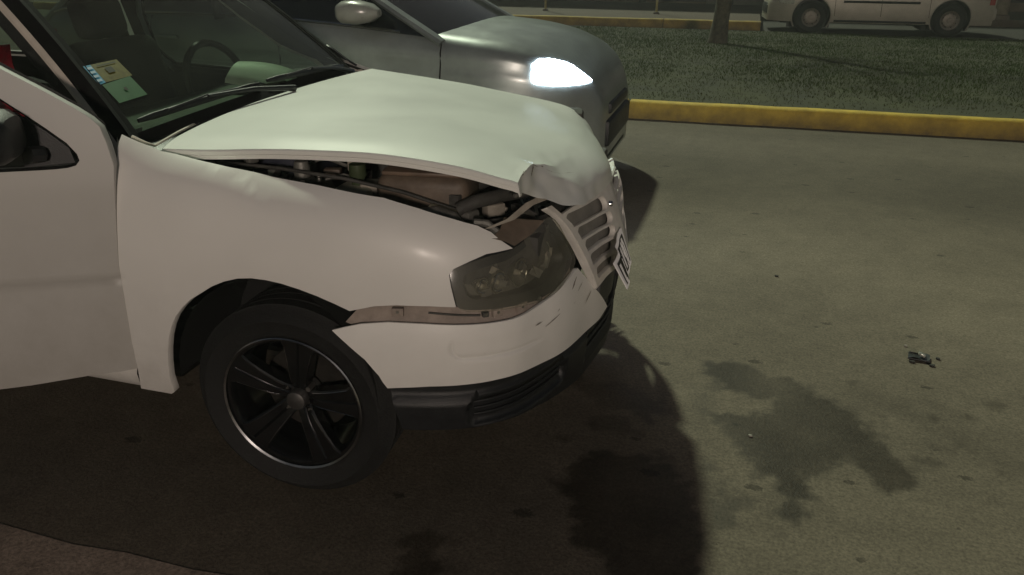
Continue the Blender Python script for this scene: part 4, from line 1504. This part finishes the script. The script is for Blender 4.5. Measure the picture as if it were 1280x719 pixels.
MB().box((.27, .42, .800), (.25, .20, .13), Matrix.Rotation(R(8), 3, 'Z'), bev=.03, seg=3).build('air_filter_box', BAYB, car)
MB().box((.27, .42, .868), (.22, .17, .012), Matrix.Rotation(R(8), 3, 'Z'), bev=.005).build('air_filter_lid', mk('filter_lid', (0.17, 0.12, 0.085), 0.5, var=0.3), car)
MB().box((.10, .34, .77), (.10, .12, .12), bev=.012).build('washer_tank', mk('tank_plastic', (0.30, 0.30, 0.24), 0.4, var=0.2), car)
MB().lathe([(0, .03), (.022, .03), (.024, 0), (.018, -.01), (.018, -.05)], c=(.10, .33, .855), axis='Z', seg=14).build('filler_cap', mk('cap_green', (0.055, 0.075, 0.035), 0.5), car)
MB().box((-.18, .50, .78), (.16, .24, .18), bev=.01).build('battery', mk('battery_case', (0.03, 0.033, 0.05), 0.5, var=0.3), car)
MB().tube([(-.18, .42, .885), (-.13, .40, .90), (-.05, .42, .88), (.06, .46, .86)], .007, seg=8).build('battery_cable', mk('cable_red', (0.3, 0.03, 0.03), 0.5), car)
MB().box((.12, .86, .72), (.36, .46, .26), bev=.04, seg=3).build('engine_block', BAYM, car)
MB().box((.12, .86, .865), (.30, .38, .03), bev=.012).build('rocker_cover', BAYG, car)
MB().tube([(.34, .50, .80), (.40, .56, .83), (.42, .68, .82), (.36, .80, .83)], .035, seg=12).build('intake_hose', BAYM, car)
MB().tube([(.40, .28, .80), (.44, .30, .82), (.49, .38, .82), (.52, .50, .80)], .018, seg=10).build('radiator_hose', BAYM, car)
MB().tube([(.30, .24, .79), (.36, .25, .80), (.40, .25, .79), (.43, .24, .76)], .016, seg=10).build('vent_pipe', BAYG, car)
MB().tube([(-.3, .28, .87), (-.1, .26, .875), (.1, .26, .862), (.25, .29, .83), (.40, .30, .79)], .005, seg=8).build('wiring_loom', BAYM, car)
MB().box((.36, .275, .775), (.08, .03, .06), Matrix.Rotation(R(12), 3, 'Y'), bev=.006).build('relay_box', mk('relay_pale', (0.32, 0.30, 0.22), 0.5, var=0.2), car)
MB().box((.42, .30, .765), (.05, .05, .07), Matrix.Rotation(R(-20), 3, 'Z'), bev=.012).build('bracket_block', BAYG, car)
MB().box((.585, .83, .70), (.05, 1.05, .08), bev=.012).build('slam_panel', BAYM, car)
MB().box((.56, .83, .52), (.05, .8, .34), bev=.01).build('radiator', BAYM, car)
rb_ = random.Random(5)
for k in range(26):
    x = -.28 + .80 * k / 25
    y = .24 + rb_.random() * .22 + fplan(x)
    z = ftop(x) - .045 - .05 * rb_.random()
    sz = .012 + .03 * rb_.random()
    mt = rb_.choice([BAYM, BAYG, BAYB, BAYW, BAYM])
    if k % 3 == 0:
        MB().tube([(x, y, z), (x + .04, y + .03, z + .02 * rb_.random()), (x + .09, y + .02 + .05 * rb_.random(), z - .01)], .004 + .005 * rb_.random(), seg=7).build('hose', mt, car)
    else:
        MB().box((x, y, z), (sz * 1.6, sz, sz), Matrix.Rotation(rb_.random() * 3, 3, 'Z'), bev=.003).build('engine_fitting', mt, car)
# twisted corner bracket between wing tip and bonnet corner
m = MB()
m.grid([[(.50, .185, .79), (.515, .20, .79)], [(.545, .235, .805), (.56, .25, .80)], [(.575, .30, .83), (.59, .32, .82)], [(.60, .36, .835), (.612, .375, .82)]])
m.build('corner_bracket', BAYW, car)
m = MB()
m.grid([[(.525, .17, .775), (.535, .21, .785), (.53, .26, .80)], [(.555, .185, .765), (.575, .23, .775), (.58, .29, .79)], [(.575, .20, .75), (.60, .27, .76), (.615, .34, .775)]])
m.build('bent_bracket', BAYB, car)
MB().tube([(.545, .30, .845), (.57, .34, .85), (.595, .37, .842)], .006, seg=6).build('hood_stay', BAYG, car)
MB().tube([(.47, .20, .80), (.50, .215, .795), (.53, .22, .77)], .010, seg=8).build('lamp_screw_boss', BAYG, car)

# interior
m = MB()
rows = []
for i in range(13):
    y = .14 + 1.38 * i / 12
    rows.append([(-.50, y, .915), (-.60, y, .935), (-.76, y, .945), (-.84, y, .93), (-.87, y, .87), (-.84, y, .70), (-.72, y, .62)])
m.grid(rows)
dash = m.build('dashboard', DASH, car)
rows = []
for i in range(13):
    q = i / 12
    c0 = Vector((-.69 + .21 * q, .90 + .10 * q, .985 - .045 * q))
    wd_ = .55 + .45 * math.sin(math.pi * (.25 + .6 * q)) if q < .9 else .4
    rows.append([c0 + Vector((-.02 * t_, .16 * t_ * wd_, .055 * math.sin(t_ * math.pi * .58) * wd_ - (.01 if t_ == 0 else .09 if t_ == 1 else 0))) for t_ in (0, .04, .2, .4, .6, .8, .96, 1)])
MB().grid(rows).build('dash_reflection', PALE, dash, sharp=60)  # pale shape added to stand for a reflection in the windscreen
MB().box((-.60, 1.00, .955), (.16, .10, .05), Matrix.Rotation(R(-20), 3, 'Z'), bev=.015).build('dash_reflection_base', DASH, dash)
st = MB().tube([(-.93 - .05 * math.sin(a) * 1.0, 1.20 + .185 * math.cos(a), .90 + .17 * math.sin(a)) for a in [2 * math.pi * k / 28 for k in range(28)]], .014, seg=8, closed=True).build('steering_wheel', DASH, car)
MB().tube([(-.70, 1.20, .82), (-.90, 1.20, .90)], .035, seg=10).build('steering_column', DASH, st)
for yc in (.46, 1.20):
    s_ = MB().box((-1.12, yc, .52), (.50, .48, .16), Matrix.Rotation(R(6), 3, 'Y'), bev=.06, seg=3).build('seat', FABRIC, car)
    MB().box((-1.36, yc, .80), (.14, .46, .56), Matrix.Rotation(R(-16), 3, 'Y'), bev=.06, seg=3).build('backrest', FABRIC, s_)
    MB().box((-1.46, yc, 1.15), (.09, .24, .16), Matrix.Rotation(R(-12), 3, 'Y'), bev=.04, seg=3).build('headrest', FABRIC, s_)
    MB().tube([(-1.44, yc, 1.04), (-1.455, yc, 1.1)], .008, seg=6).build('headrest_post', STEEL, s_)
MB().box((-2.2, .83, .62), (.5, 1.2, .5), bev=.08).build('rear_seat', FABRIC, car)

# wheels
fwh = empty('wheel', (0, .135, .288), 0, car)
wheel_parts(fwh, .288, .195, .198, 'alloy')
fwh.rotation_euler = (0, 0, R(3))
for x, y, rz in [(0, YW - .135, math.pi), (-2.468, .135, 0), (-2.468, YW - .135, math.pi)]:
    c = copy_tree(fwh, car)
    c.location = (x, y, .288)
    c.rotation_euler = (0, 0, rz)

# red cloth thrown over the near front seat
rows = []
for i in range(15):
    q = i / 14
    row = []
    for j in range(13):
        s = j / 12
        yv = .33 + .24 * s + .02 * noise.noise((q * 4, s * 4, 1))
        # over the seat shoulder: front hang, top, back hang
        tt = q * 3.0
        if tt < 1.3:
            x, z = -1.275 + .05 * (tt - 1.3) * -.2, 1.075 - .30 * (1.3 - tt) / 1.3
        elif tt < 2.0:
            x, z = -1.275 - .16 * (tt - 1.3) / .7, 1.082
        else:
            x, z = -1.44, 1.075 - .18 * (tt - 2.0)
        nn = noise.noise((q * 7, s * 6, 3)) * .035
        row.append((x + .02 + nn, yv, z + .03 + noise.noise((q * 6, s * 7, 9)) * .03))
    rows.append(row)
rc = MB().grid(rows).build('red_cloth', RED, sharp=80)
tag(rc, 'red cloth lying over the seat inside the white hatchback', 'cloth')

# ------------------------------------------------------------------ the other vehicles
def make_car(name, loc, rz, S):
    """a simple but complete car: x forward, centre line y = 0, ground z = 0, x = 0 at the front axle"""
    root = empty(name, loc, rz)
    xf, xr, hw, zb = S['xf'], S['xr'], S['hw'], S['zb']
    belt, crown = table(S['belt']), S['crown']
    paint, wr, Ra = S['paint'], S['wr'], S['wr'] + .055
    axles = [0, -S['wb']]

    def half(x):
        f_ = max(0, (x - (xf - .75)) / .75)
        r_ = max(0, ((xr + .6) - x) / .6)
        return hw * (1 - .36 * min(1, f_) ** 2.6 - .16 * min(1, r_) ** 2.4)

    def yy_(x, z):
        q = max(0, belt(x) - z)
        o = .05 * math.exp(-q / .04) + .035 * math.exp(-q / .2)
        if z < .5:
            o += .3 * (.5 - z) ** 2
        o += S.get('crease', .006) * math.exp(-((z - S.get('cz', .72)) / .02) ** 2)
        return half(x) - o
    xs_ = [xr + (xf - xr) * i / 150 for i in range(151)]
    rows_, nlev = [], 22
    for x in xs_:
        bz = belt(x)
        row = []
        lv = [zb + (bz - zb) * (k / nlev) for k in range(nlev + 1)]
        for z in lv:
            row.append(Vector((x, -yy_(x, z), z)))
        ye = yy_(x, bz)
        for k in range(1, 9):
            t_ = k / 8
            row.append(Vector((x, -ye * (1 - t_), bz + crown(x) * math.sin(t_ * math.pi / 2) ** .8)))
        rows_.append(row)
    n_ = len(rows_[0])
    full = [rw + [Vector((q.x, -q.y, q.z)) for q in rw[-2::-1]] for rw in rows_]
    m_ = MB().grid(full)
    nf = len(full[0])
    m_.f.append(tuple(range(nf)))
    m_.f.append(tuple(len(m_.v) - nf + k for k in range(nf)))

    def dist(q):
        best = None
        for ax in axles:
            d = math.hypot(q.x - ax, q.z - (wr + .02))
            if best is None or d < best[0]:
                best = (d, ax)
        return best
    lat = [abs(q.y) > half(q.x) * .7 and q.z < belt(q.x) - .05 for q in m_.v]
    ff = []
    for f in m_.f:
        if len(f) == 4 and all(lat[i] and dist(m_.v[i])[0] < Ra for i in f):
            continue
        ff.append(f)
    m_.f = ff
    for i, q in enumerate(m_.v):
        if lat[i]:
            d, ax = dist(q)
            if d < Ra:
                k = Ra / max(d, 1e-4)
                q.x, q.z = ax + (q.x - ax) * k, wr + .02 + (q.z - wr - .02) * k
    m_.build('body', paint, root, sharp=45)
    for sg in (-1, 1):
        for ax in axles:
            pts = [(ax + Ra * math.cos(a), sg * (yy_(ax + Ra * math.cos(a), max(zb, wr + .02 + Ra * math.sin(a))) - .002), wr + .02 + Ra * math.sin(a)) for a in [R(-32 + 244 * k / 24) for k in range(25)]]
            MB().tube(pts, .013, seg=6).build('arch_lip', paint, root)
            r2_ = [[(p[0], sg * (abs(p[1]) - d), p[2]) for d in (.004, .30)] for p in pts]
            MB().grid(r2_).build('arch_liner', BLACKP, root)
            MB().grid([[(ax - .4, sg * (hw - .31), .1), (ax - .4, sg * (hw - .31), .75)], [(ax + .4, sg * (hw - .31), .1), (ax + .4, sg * (hw - .31), .75)]]).build('arch_wall', BLACKP, root)
            if 'proto' not in S:
                wq = empty('wheel', (ax, sg * (hw - .11), wr), 0 if sg < 0 else math.pi, root)
                wheel_parts(wq, wr, .19, S['rim'], S['style'], rim_mat=S['rim_mat'], seg=40)
                S['proto'] = wq
            else:
                wq = copy_tree(S['proto'], root)
                wq.location = (ax, sg * (hw - .11), wr)
                wq.rotation_euler = (0, 0, 0 if sg < 0 else math.pi)
    # greenhouse
    b0, b1, b2, b3, H = S['green']
    rf = S.get('roof_in', .26)
    bz0 = lambda x: belt(x) - .01
    low, top = [], []
    N_ = 26
    for i in range(N_ + 1):
        t_ = i / N_
        xb, xt = b0 + (b3 - b0) * t_, b1 + (b2 - b1) * t_
        low.append((xb, half(xb) - .075, bz0(xb)))
        top.append((xt, hw - rf, H - .04 - .02 * abs(2 * t_ - 1)))
    for sg in (-1, 1):
        MB().grid([[Vector((a[0] * (1 - k) + b_[0] * k, sg * ((a[1] * (1 - k) + b_[1] * k) + .02 * math.sin(math.pi * k)), a[2] * (1 - k) + b_[2] * k)) for k in (0, .25, .5, .75, 1)] for a, b_ in zip(low, top)]).build('side_window', S['glass'], root)
        for t_ in S['pillars']:
            i = t_ * N_
            a, b_ = low[int(i)], top[int(i)]
            MB().tube([Vector((a[0] * (1 - k) + b_[0] * k, sg * ((a[1] * (1 - k) + b_[1] * k) + .02 * math.sin(math.pi * k)), a[2] * (1 - k) + b_[2] * k)) for k in (-.05, .25, .5, .75, 1.02)], .04 if 0 < t_ < 1 else .045, seg=8, flat=.5).build('pillar', paint if t_ in (0, 1) else BLACKP, root)
        MB().tube([(q[0], sg * (q[1] + .008), q[2] + .012) for q in low[2:-1]], .008, seg=6).build('belt_trim', S['trim'], root)
        MB().tube([(q[0], sg * (q[1] + .005), q[2]) for q in top], .022, seg=8).build('roof_rail', paint, root)
    nz = 12
    for (la, ta, nm) in ((low[0], top[0], 'windshield'), (low[-1], top[-1], 'rear_window')):
        bow = .12 if nm == 'windshield' else -.08
        MB().grid([[Vector(((la[0] + bow * (1 - (2 * k / nz - 1) ** 2)) * (1 - t_) + (ta[0] + bow * .5 * (1 - (2 * k / nz - 1) ** 2)) * t_, (2 * k / nz - 1) * (la[1] * (1 - t_) + ta[1] * t_), (la[2] + crown(la[0]) * .8 * (1 - (2 * k / nz - 1) ** 2)) * (1 - t_) + (ta[2] + .03) * t_)) for k in range(nz + 1)] for t_ in (0, .25, .5, .75, 1)]).build(nm, S['glass'], root)
    MB().grid([[Vector((q[0], (2 * k / nz - 1) * q[1], q[2] + .06 * (1 - (2 * k / nz - 1) ** 4))) for k in range(nz + 1)] for q in top]).build('roof', paint, root)
    # door shut lines, handles, sill, mirror
    for sg in (-1, 1):
        for xd in S['doors']:
            MB().tube([(xd + .02 * math.sin((z - .3) * 3), sg * (yy_(xd, z) + .0005), z) for z in [zb + .12 + (belt(xd) - zb - .14) * k / 10 for k in range(11)]], .0045, seg=5).build('shut_line', SEAL, root)
        for xd in S['doors'][1:]:
            MB().box((xd + .14, sg * (yy_(xd + .14, belt(xd) - .14) + .012), belt(xd) - .14), (.17, .025, .03), bev=.01).build('door_handle', paint, root)
        MB().tube([(x, sg * (yy_(x, zb + .02) + .004), zb + .03) for x in [-.42 - (S['wb'] - .84) * k / 8 for k in range(9)]], .022, seg=6).build('sill', BLACKP, root)
        if S.get('mould'):
            MB().tube([(x, sg * (yy_(x, S['mould'][0]) + .004), S['mould'][0]) for x in [S['mould'][1] + (S['mould'][2] - S['mould'][1]) * k / 10 for k in range(11)]], .02, seg=6, flat=1.2).build('side_moulding', BLACKP, root)
        mx_, mz_ = S['mirror']
        my = hw + .02
        rows2 = []
        for t_, k_ in [(-.09, .3), (-.08, .7), (-.05, .95), (.03, 1), (.11, .75), (.16, .3)]:
            rows2.append([Vector((mx_ + t_, sg * (my + .10 * k_ * math.copysign(abs(math.cos(a)) ** .7, math.cos(a))), mz_ + .065 * k_ * math.copysign(abs(math.sin(a)) ** .7, math.sin(a)))) for a in [2 * math.pi * q / 20 for q in range(20)]])
        mm = MB().grid(rows2, closed=True)
        mm.f += [tuple(range(20)), tuple(100 + k for k in range(20))]
        mr_ = mm.build('wing_mirror', S['mirror_mat'], root)
        MB().tube([(mx_ + .01, sg * (half(mx_) - .09), mz_ - .05), (mx_ + .01, sg * (my - .05), mz_ - .03)], .022, seg=8).build('mirror_stalk', BLACKP, mr_)
        # lamps
        hlp = panel('headlight', S['lamp'] if sg < 0 else [(a * .97, b_ * .955) for a, b_ in S['lamp']], lambda x, z: (x, sg * (yy_(x, z) + .012), z), S['lamp_mat'], root, (.5, sg, .2), step=.03, flange=.03)
        if S.get('tail'):
            panel('tail_light', S['tail'], lambda x, z: (x, sg * (yy_(x, z) + .010), z), mk('tail_red_dim', (0.35, 0.03, 0.03), 0.25, coat=.5), root, (-.5, sg, 0), step=.05, flange=.03)
    # nose: grille, lower intake, bumper lip, number plate
    MB().box((xf + .002, 0, zb + .20), (.05, half(xf) * 1.5, .16), bev=.02).build('lower_intake', BLACKP, root)
    MB().box((xf - .02, 0, belt(xf) - .02), (.08, half(xf) * 1.2, .07), bev=.02).build('grille', BLACKP, root)
    MB().box((xf - .10, 0, zb + .03), (.20, half(xf) * 1.5, .06), bev=.02).build('front_lip', BLACKP, root)
    MB().box((xr + .03, 0, .42), (.16, half(xr) * 2.0, .22), bev=.04).build('rear_bumper', paint, root)
    MB().box(((xf + xr) / 2, 0, zb + .05), (xf - xr - .5, 1.1, .08), bev=.01).build('underbody', BLACKP, root)
    return root


GREYP = mk('dark_grey_paint', (0.28, 0.31, 0.30), 0.36, metal=0.45, var=0.15, scale=6, coat=0.6)
SILVERP = mk('silver_paint', (0.48, 0.45, 0.37), 0.42, metal=0.25, var=0.12, scale=4, coat=0.3, dirt=(GRIME, .1, .8, .8))
DGLASS = mk('dark_car_glass', (0.010, 0.012, 0.014), 0.08, var=0.3, coat=0.3)
LAMPON = mk('lit_headlamp', (0.9, 0.95, 1.0), 0.2, emit=((0.72, 0.87, 1.0), 22))
LAMPOFF = mk('unlit_headlamp', (0.55, 0.55, 0.48), 0.15, metal=0.5, var=0.4, scale=50, coat=0.5)
PALERIM = mk('steel_rim', (0.26, 0.23, 0.19), 0.5, metal=0.4, var=0.3)
flat_crown = table([(-4.2, .01), (-3.0, .02), (-1.0, .03), (-.5, .05), (0, .07), (.3, .07), (.5, .03), (.7, .01)])
passing = make_car('passing_car', (-.30, 3.60, 0), 0, dict(
    xf=.60, xr=-3.25, hw=.86, zb=.19, wb=2.5, wr=.30, rim=.20, style='plain', rim_mat=RIMB, paint=GREYP, glass=DGLASS, trim=CHROME, mirror_mat=mk('mirror_grey', (0.30, 0.31, 0.28), 0.3, coat=.5),
    belt=[(-3.3, .90), (-3.1, 1.0), (-2.4, 1.04), (-1.2, 1.025), (-.75, .995), (-.3, .955), (.1, .905), (.28, .86), (.43, .80), (.52, .72), (.575, .62), (.60, .55)],
    crown=flat_crown, green=(-.34, -1.20, -2.55, -3.15, 1.46), pillars=(0, .52, 1), doors=[-.32, -1.35, -2.25], mirror=(-.80, 1.085), cz=.80, crease=.012,
    lamp=smooth_poly([(.225, .862), (.34, .855), (.42, .822), (.505, .755), (.535, .722), (.50, .715), (.38, .712), (.25, .725), (.225, .745)], 1), lamp_mat=LAMPON,
    tail=[(-3.2, .75), (-3.0, .75), (-3.0, .92), (-3.2, .92)]))
tag(passing, 'dark grey car with glowing white headlight driving past behind the white hatchback', 'car')
wcrown = table([(-4.2, .01), (-3.0, .02), (-1.0, .03), (-.4, .05), (.3, .06), (.6, .03), (.9, .01)])
wagon = make_car('parked_wagon', (2.14, 16.05, 0), math.pi + R(5), dict(
    xf=.78, xr=-3.25, hw=.84, zb=.22, wb=2.48, wr=.30, rim=.175, style='plain', rim_mat=PALERIM, paint=SILVERP, glass=DGLASS, trim=SEAL, mirror_mat=BLACKP,
    belt=[(-3.3, .92), (-3.15, .98), (-1.2, .97), (-.5, .93), (.2, .85), (.5, .79), (.65, .72), (.74, .62), (.78, .52)],
    crown=wcrown, green=(-.40, -1.2, -3.0, -3.2, 1.55), pillars=(0, .42, .75, 1), doors=[-.42, -1.25, -2.1], mirror=(-.75, 1.0), mould=(.60, -.55, -1.9), cz=.75,
    lamp=[(.36, .56), (.62, .56), (.66, .66), (.55, .72), (.34, .74)], lamp_mat=LAMPOFF,
    tail=[(-3.22, .58), (-3.12, .58), (-3.12, .88), (-3.22, .88)]))
tag(wagon, 'silver estate car parked on the far side of the lawn', 'car')

# ------------------------------------------------------------------ tree, posts, far building, lamp post, debris
BARK = mk('bark', (0.085, 0.075, 0.05), 0.95, var=0.5, scale=14, bump=0.8, bscale=26)
tree = tag(empty('tree', (.62, 11.95, .08)), 'tree with a slim dark trunk standing on the lawn in front of the parked car', 'tree')
m = MB()
tr_pts = [(0, 0, -.1), (.005, 0, .06), (.02, 0, .35), (.05, .02, .9), (.10, .03, 1.6), (.12, .05, 2.3), (.16, .02, 3.2), (.2, .1, 4.2)]
m.tube(tr_pts, [.20, .155, .125, .118, .112, .105, .08, .045], seg=14)
for k in range(9):
    a = k * 2.4
    z = 2.0 + .22 * k
    p0 = Vector((.12, .03, z))
    d = Vector((math.cos(a), math.sin(a), .55))
    m.tube([p0, p0 + d * .5, p0 + d * 1.0 + Vector((0, 0, .2)), p0 + d * 1.4 + Vector((0, 0, .5))], [.045, .032, .02, .008], seg=7)
m.build('trunk', BARK, tree)
rt_ = random.Random(8)
m = MB()
for c in range(60):
    a, rr, zz = rt_.random() * 6.283, 1.9 * math.sqrt(rt_.random()), 2.7 + 2.6 * rt_.random()
    rr *= 1 - .45 * abs((zz - 3.7) / 1.8)
    cc = Vector((.15 + rr * math.cos(a), rr * math.sin(a), zz))
    for k in range(28):
        q = cc + Vector((rt_.gauss(0, .16), rt_.gauss(0, .16), rt_.gauss(0, .12)))
        d = Vector((rt_.uniform(-1, 1), rt_.uniform(-1, 1), rt_.uniform(-.7, .4))).normalized() * .045
        e_ = d.orthogonal().normalized() * .018
        m.add([q - d, q + e_, q + d, q - e_], [(0, 1, 2, 3)])
m.build('crown', mk('leaves', (0.045, 0.07, 0.02), 0.6, var=0.5, scale=6), tree, smooth=False, recalc=False)

POSTM = mk('post_yellow', (0.42, 0.36, 0.14), 0.6, var=0.2, scale=10)


def thin_post(loc, label):
    r_ = empty('post', loc)
    MB().lathe([(.0, 1.25), (.022, 1.245), (.026, 1.22), (.026, .03), (.026, 0)], axis='Z', seg=12).build('pole', POSTM, r_)
    MB().lathe([(.026, .045), (.06, .04), (.07, .0)], axis='Z', seg=14).build('base_collar', mk('post_base', (0.12, 0.10, 0.08), 0.9), r_)
    tag(r_, label, 'post', 'thin posts on the far pavement')


thin_post((-3.52, 17.15, .155), 'thin pale yellow post on the far pavement above the lit headlight')
thin_post((-.95, 17.15, .155), 'thin pale yellow post on the far pavement just left of the tree')
r_ = empty('concrete_post', (6.35, 18.75, .15))
MB().lathe([(0, 3.2), (.11, 3.19), (.13, 1.5), (.15, 0.05), (.15, 0)], axis='Z', seg=18).build('shaft', mk('post_concrete', (0.20, 0.17, 0.12), 0.85, var=0.25, scale=8, bump=0.3), r_)
MB().lathe([(.15, .10), (.20, .08), (.21, 0)], axis='Z', seg=18).build('footing', mk('footing_concrete', (0.14, 0.11, 0.085), 0.9), r_)
tag(r_, 'pale round concrete post behind the tail of the silver estate car', 'post')

FB = tag(empty('far_building', (0, 20.9, .15)), 'dark shuttered building front beyond the far pavement', 'building')
WALLD = mk('dark_render', (0.030, 0.026, 0.024), 0.9, var=0.3, scale=2, bump=0.3)
WALLL = mk('grey_render', (0.13, 0.125, 0.105), 0.9, var=0.25, scale=2, bump=0.3)
SHUT = mk('shutter_metal', (0.045, 0.042, 0.040), 0.6, metal=0.3, var=0.3)
PLIN = mk('plinth_brown', (0.12, 0.085, 0.06), 0.9, var=0.3, scale=3)
MB().box((-3, .9, 2.2), (36, .3, 4.4)).build('wall', WALLD, FB)
MB().box((1.2, .70, 1.6), (2.6, .12, 3.2), bev=.01).build('gate_wall', WALLL, FB)
for k in range(6):
    cx_ = -12.4 + 2.35 * k
    sh = MB().box((cx_, .72, 1.45), (2.0, .06, 2.8)).build('shutter', SHUT, FB)
    for q in range(18):
        MB().box((cx_, .675, .12 + q * .155), (1.96, .03, .12), bev=.012, seg=1).build('shutter_slat', SHUT, sh)
    MB().box((cx_ + 1.17, .70, 1.5), (.2, .16, 3.0), bev=.01).build('pilaster', WALLD, FB)
MB().box((-3, .735, .10), (36, .04, .22), bev=.01).build('plinth', PLIN, FB)

# street lamp on the near pavement, behind the photographer
lp = tag(empty('street_lamp', (LAMP_LOC[0], LAMP_LOC[1] - .9, -.03)), 'tall grey street lamp on the near side of the road behind the camera', 'street lamp')
LM = mk('lamp_post_metal', (0.22, 0.22, 0.22), 0.5, metal=0.6, var=0.2)
MB().lathe([(.10, 0), (.10, .5), (.065, .55), (.045, 5.6), (.03, 5.7)], axis='Z', seg=16).build('pole', LM, lp)
MB().tube([(0, 0, 5.5), (0, .2, 5.78), (0, .55, 5.85), (0, .75, 5.84)], .03, seg=10).build('arm', LM, lp)
MB().box((0, .9, 5.84), (.26, .56, .10), bev=.04).build('lamp_head', LM, lp)
MB().box((0, .9, 5.775), (.18, .40, .03), bev=.008).build('lamp_glass', mk('lamp_glow', (1, .9, .8), .3, emit=((1.0, .82, .62), 30)), lp)
pl_ = bpy.data.lights.new('lamp_light', 'POINT')
pl_.energy, pl_.color, pl_.shadow_soft_size = LAMP_POWER, LAMP_COLOR, .6
plo = bpy.data.objects.new('lamp_light', pl_)
COL.objects.link(plo)
plo.location = (LAMP_LOC[0], LAMP_LOC[1], 5.45)

# broken bits on the road
def fragment(name, loc, size, rz, mat, label, clear=False):
    r_ = empty(name, loc, rz)
    sx, sy, sz = size
    m_ = MB()
    m_.grid([[(sx * (i / 4 - .5), sy * (j / 3 - .5), sz * (.45 + .35 * math.sin(i * 1.3 + j) * (1 if 0 < i < 4 else .3))) for j in range(4)] for i in range(5)])
    m_.build('shell', mat, r_)
    m_ = MB()
    m_.tube([(sx * a, sy * b_, sz * .35) for a, b_ in ((-.5, -.5), (.46, -.5), (.5, .42), (-.42, .5))], min(sx, sy) * .06, seg=6, closed=True)
    m_.build('rim', BLACKP, r_)
    if clear:
        MB().box((sx * .12, sy * .1, sz * .8), (sx * .35, sy * .4, sz * .4), Matrix.Rotation(R(20), 3, 'Y'), bev=.002).build('glass_chip', LAMPOFF, r_)
    tag(r_, label, 'debris', 'broken pieces on the road')


fragment('lamp_fragment', (1.83, 1.425, .001), (.075, .055, .022), R(-8), mk('dark_lamp_plastic', (0.05, 0.055, 0.055), 0.3, var=0.5, coat=.5), 'broken dark lamp piece lying alone on the open road', True)
CHIPD, CHIPL = mk('chip_dark', (0.03, 0.028, 0.025), 0.7), mk('chip_pale', (0.30, 0.28, 0.24), 0.7)
for nm, x, y, s, mt, lb in [('plastic_chip', 1.80, 1.385, .022, CHIPD, 'small dark chip just in front of the broken lamp piece'), ('plastic_chip', 1.868, 1.375, .022, CHIPD, 'small dark chip just right of the broken lamp piece, nearer the camera'),
                            ('plastic_chip', 1.90, 1.44, .018, CHIPD, 'tiny dark chip level with the broken lamp piece on its right'), ('paint_chip', 1.80, 1.52, .012, CHIPL, 'tiny pale chip behind the broken lamp piece'),
                            ('paint_chip', 1.218, .70, .012, CHIPL, 'tiny pale chip lying on the big wet spill'), ('plastic_chip', 1.33, 2.12, .016, CHIPD, 'tiny dark chip on the road level with the bent number plate')]:
    m = MB()
    n_ = 7
    s *= .62
    poly = [(x + s * (.6 + .4 * random.random()) * math.cos(6.283 * k / n_), y + s * (.35 + .3 * random.random()) * math.sin(6.283 * k / n_), .001) for k in range(n_)]
    m.prism(poly, (0, 0, .005 + s * .12))
    o = m.build(nm, mt, smooth=False)
    # origin at the chip itself
    o.data.transform(Matrix.Translation((-x, -y, 0)))
    o.location = (x, y, 0)
    tag(o, lb, 'debris', 'broken pieces on the road')

# thin haze volume added over the street to lift the dark tones
hz = bpy.data.materials.new('added_haze')
hz.use_nodes = True
t = hz.node_tree
t.nodes.clear()
pv = t.nodes.new('ShaderNodeVolumePrincipled')
pv.inputs['Color'].default_value = (0.82, 0.84, 0.80, 1)
pv.inputs['Density'].default_value = HAZE_DENSITY
pv.inputs['Anisotropy'].default_value = 0.35
ot = t.nodes.new('ShaderNodeOutputMaterial')
t.links.new(pv.outputs[0], ot.inputs['Volume'])
hb = MB().box((0, 1.0, 3.4), (62, 50, 9.2)).build('haze', hz, smooth=False)
kind(hb, 'stuff', 'thin haze added over the street to lift the dark tones', 'haze')
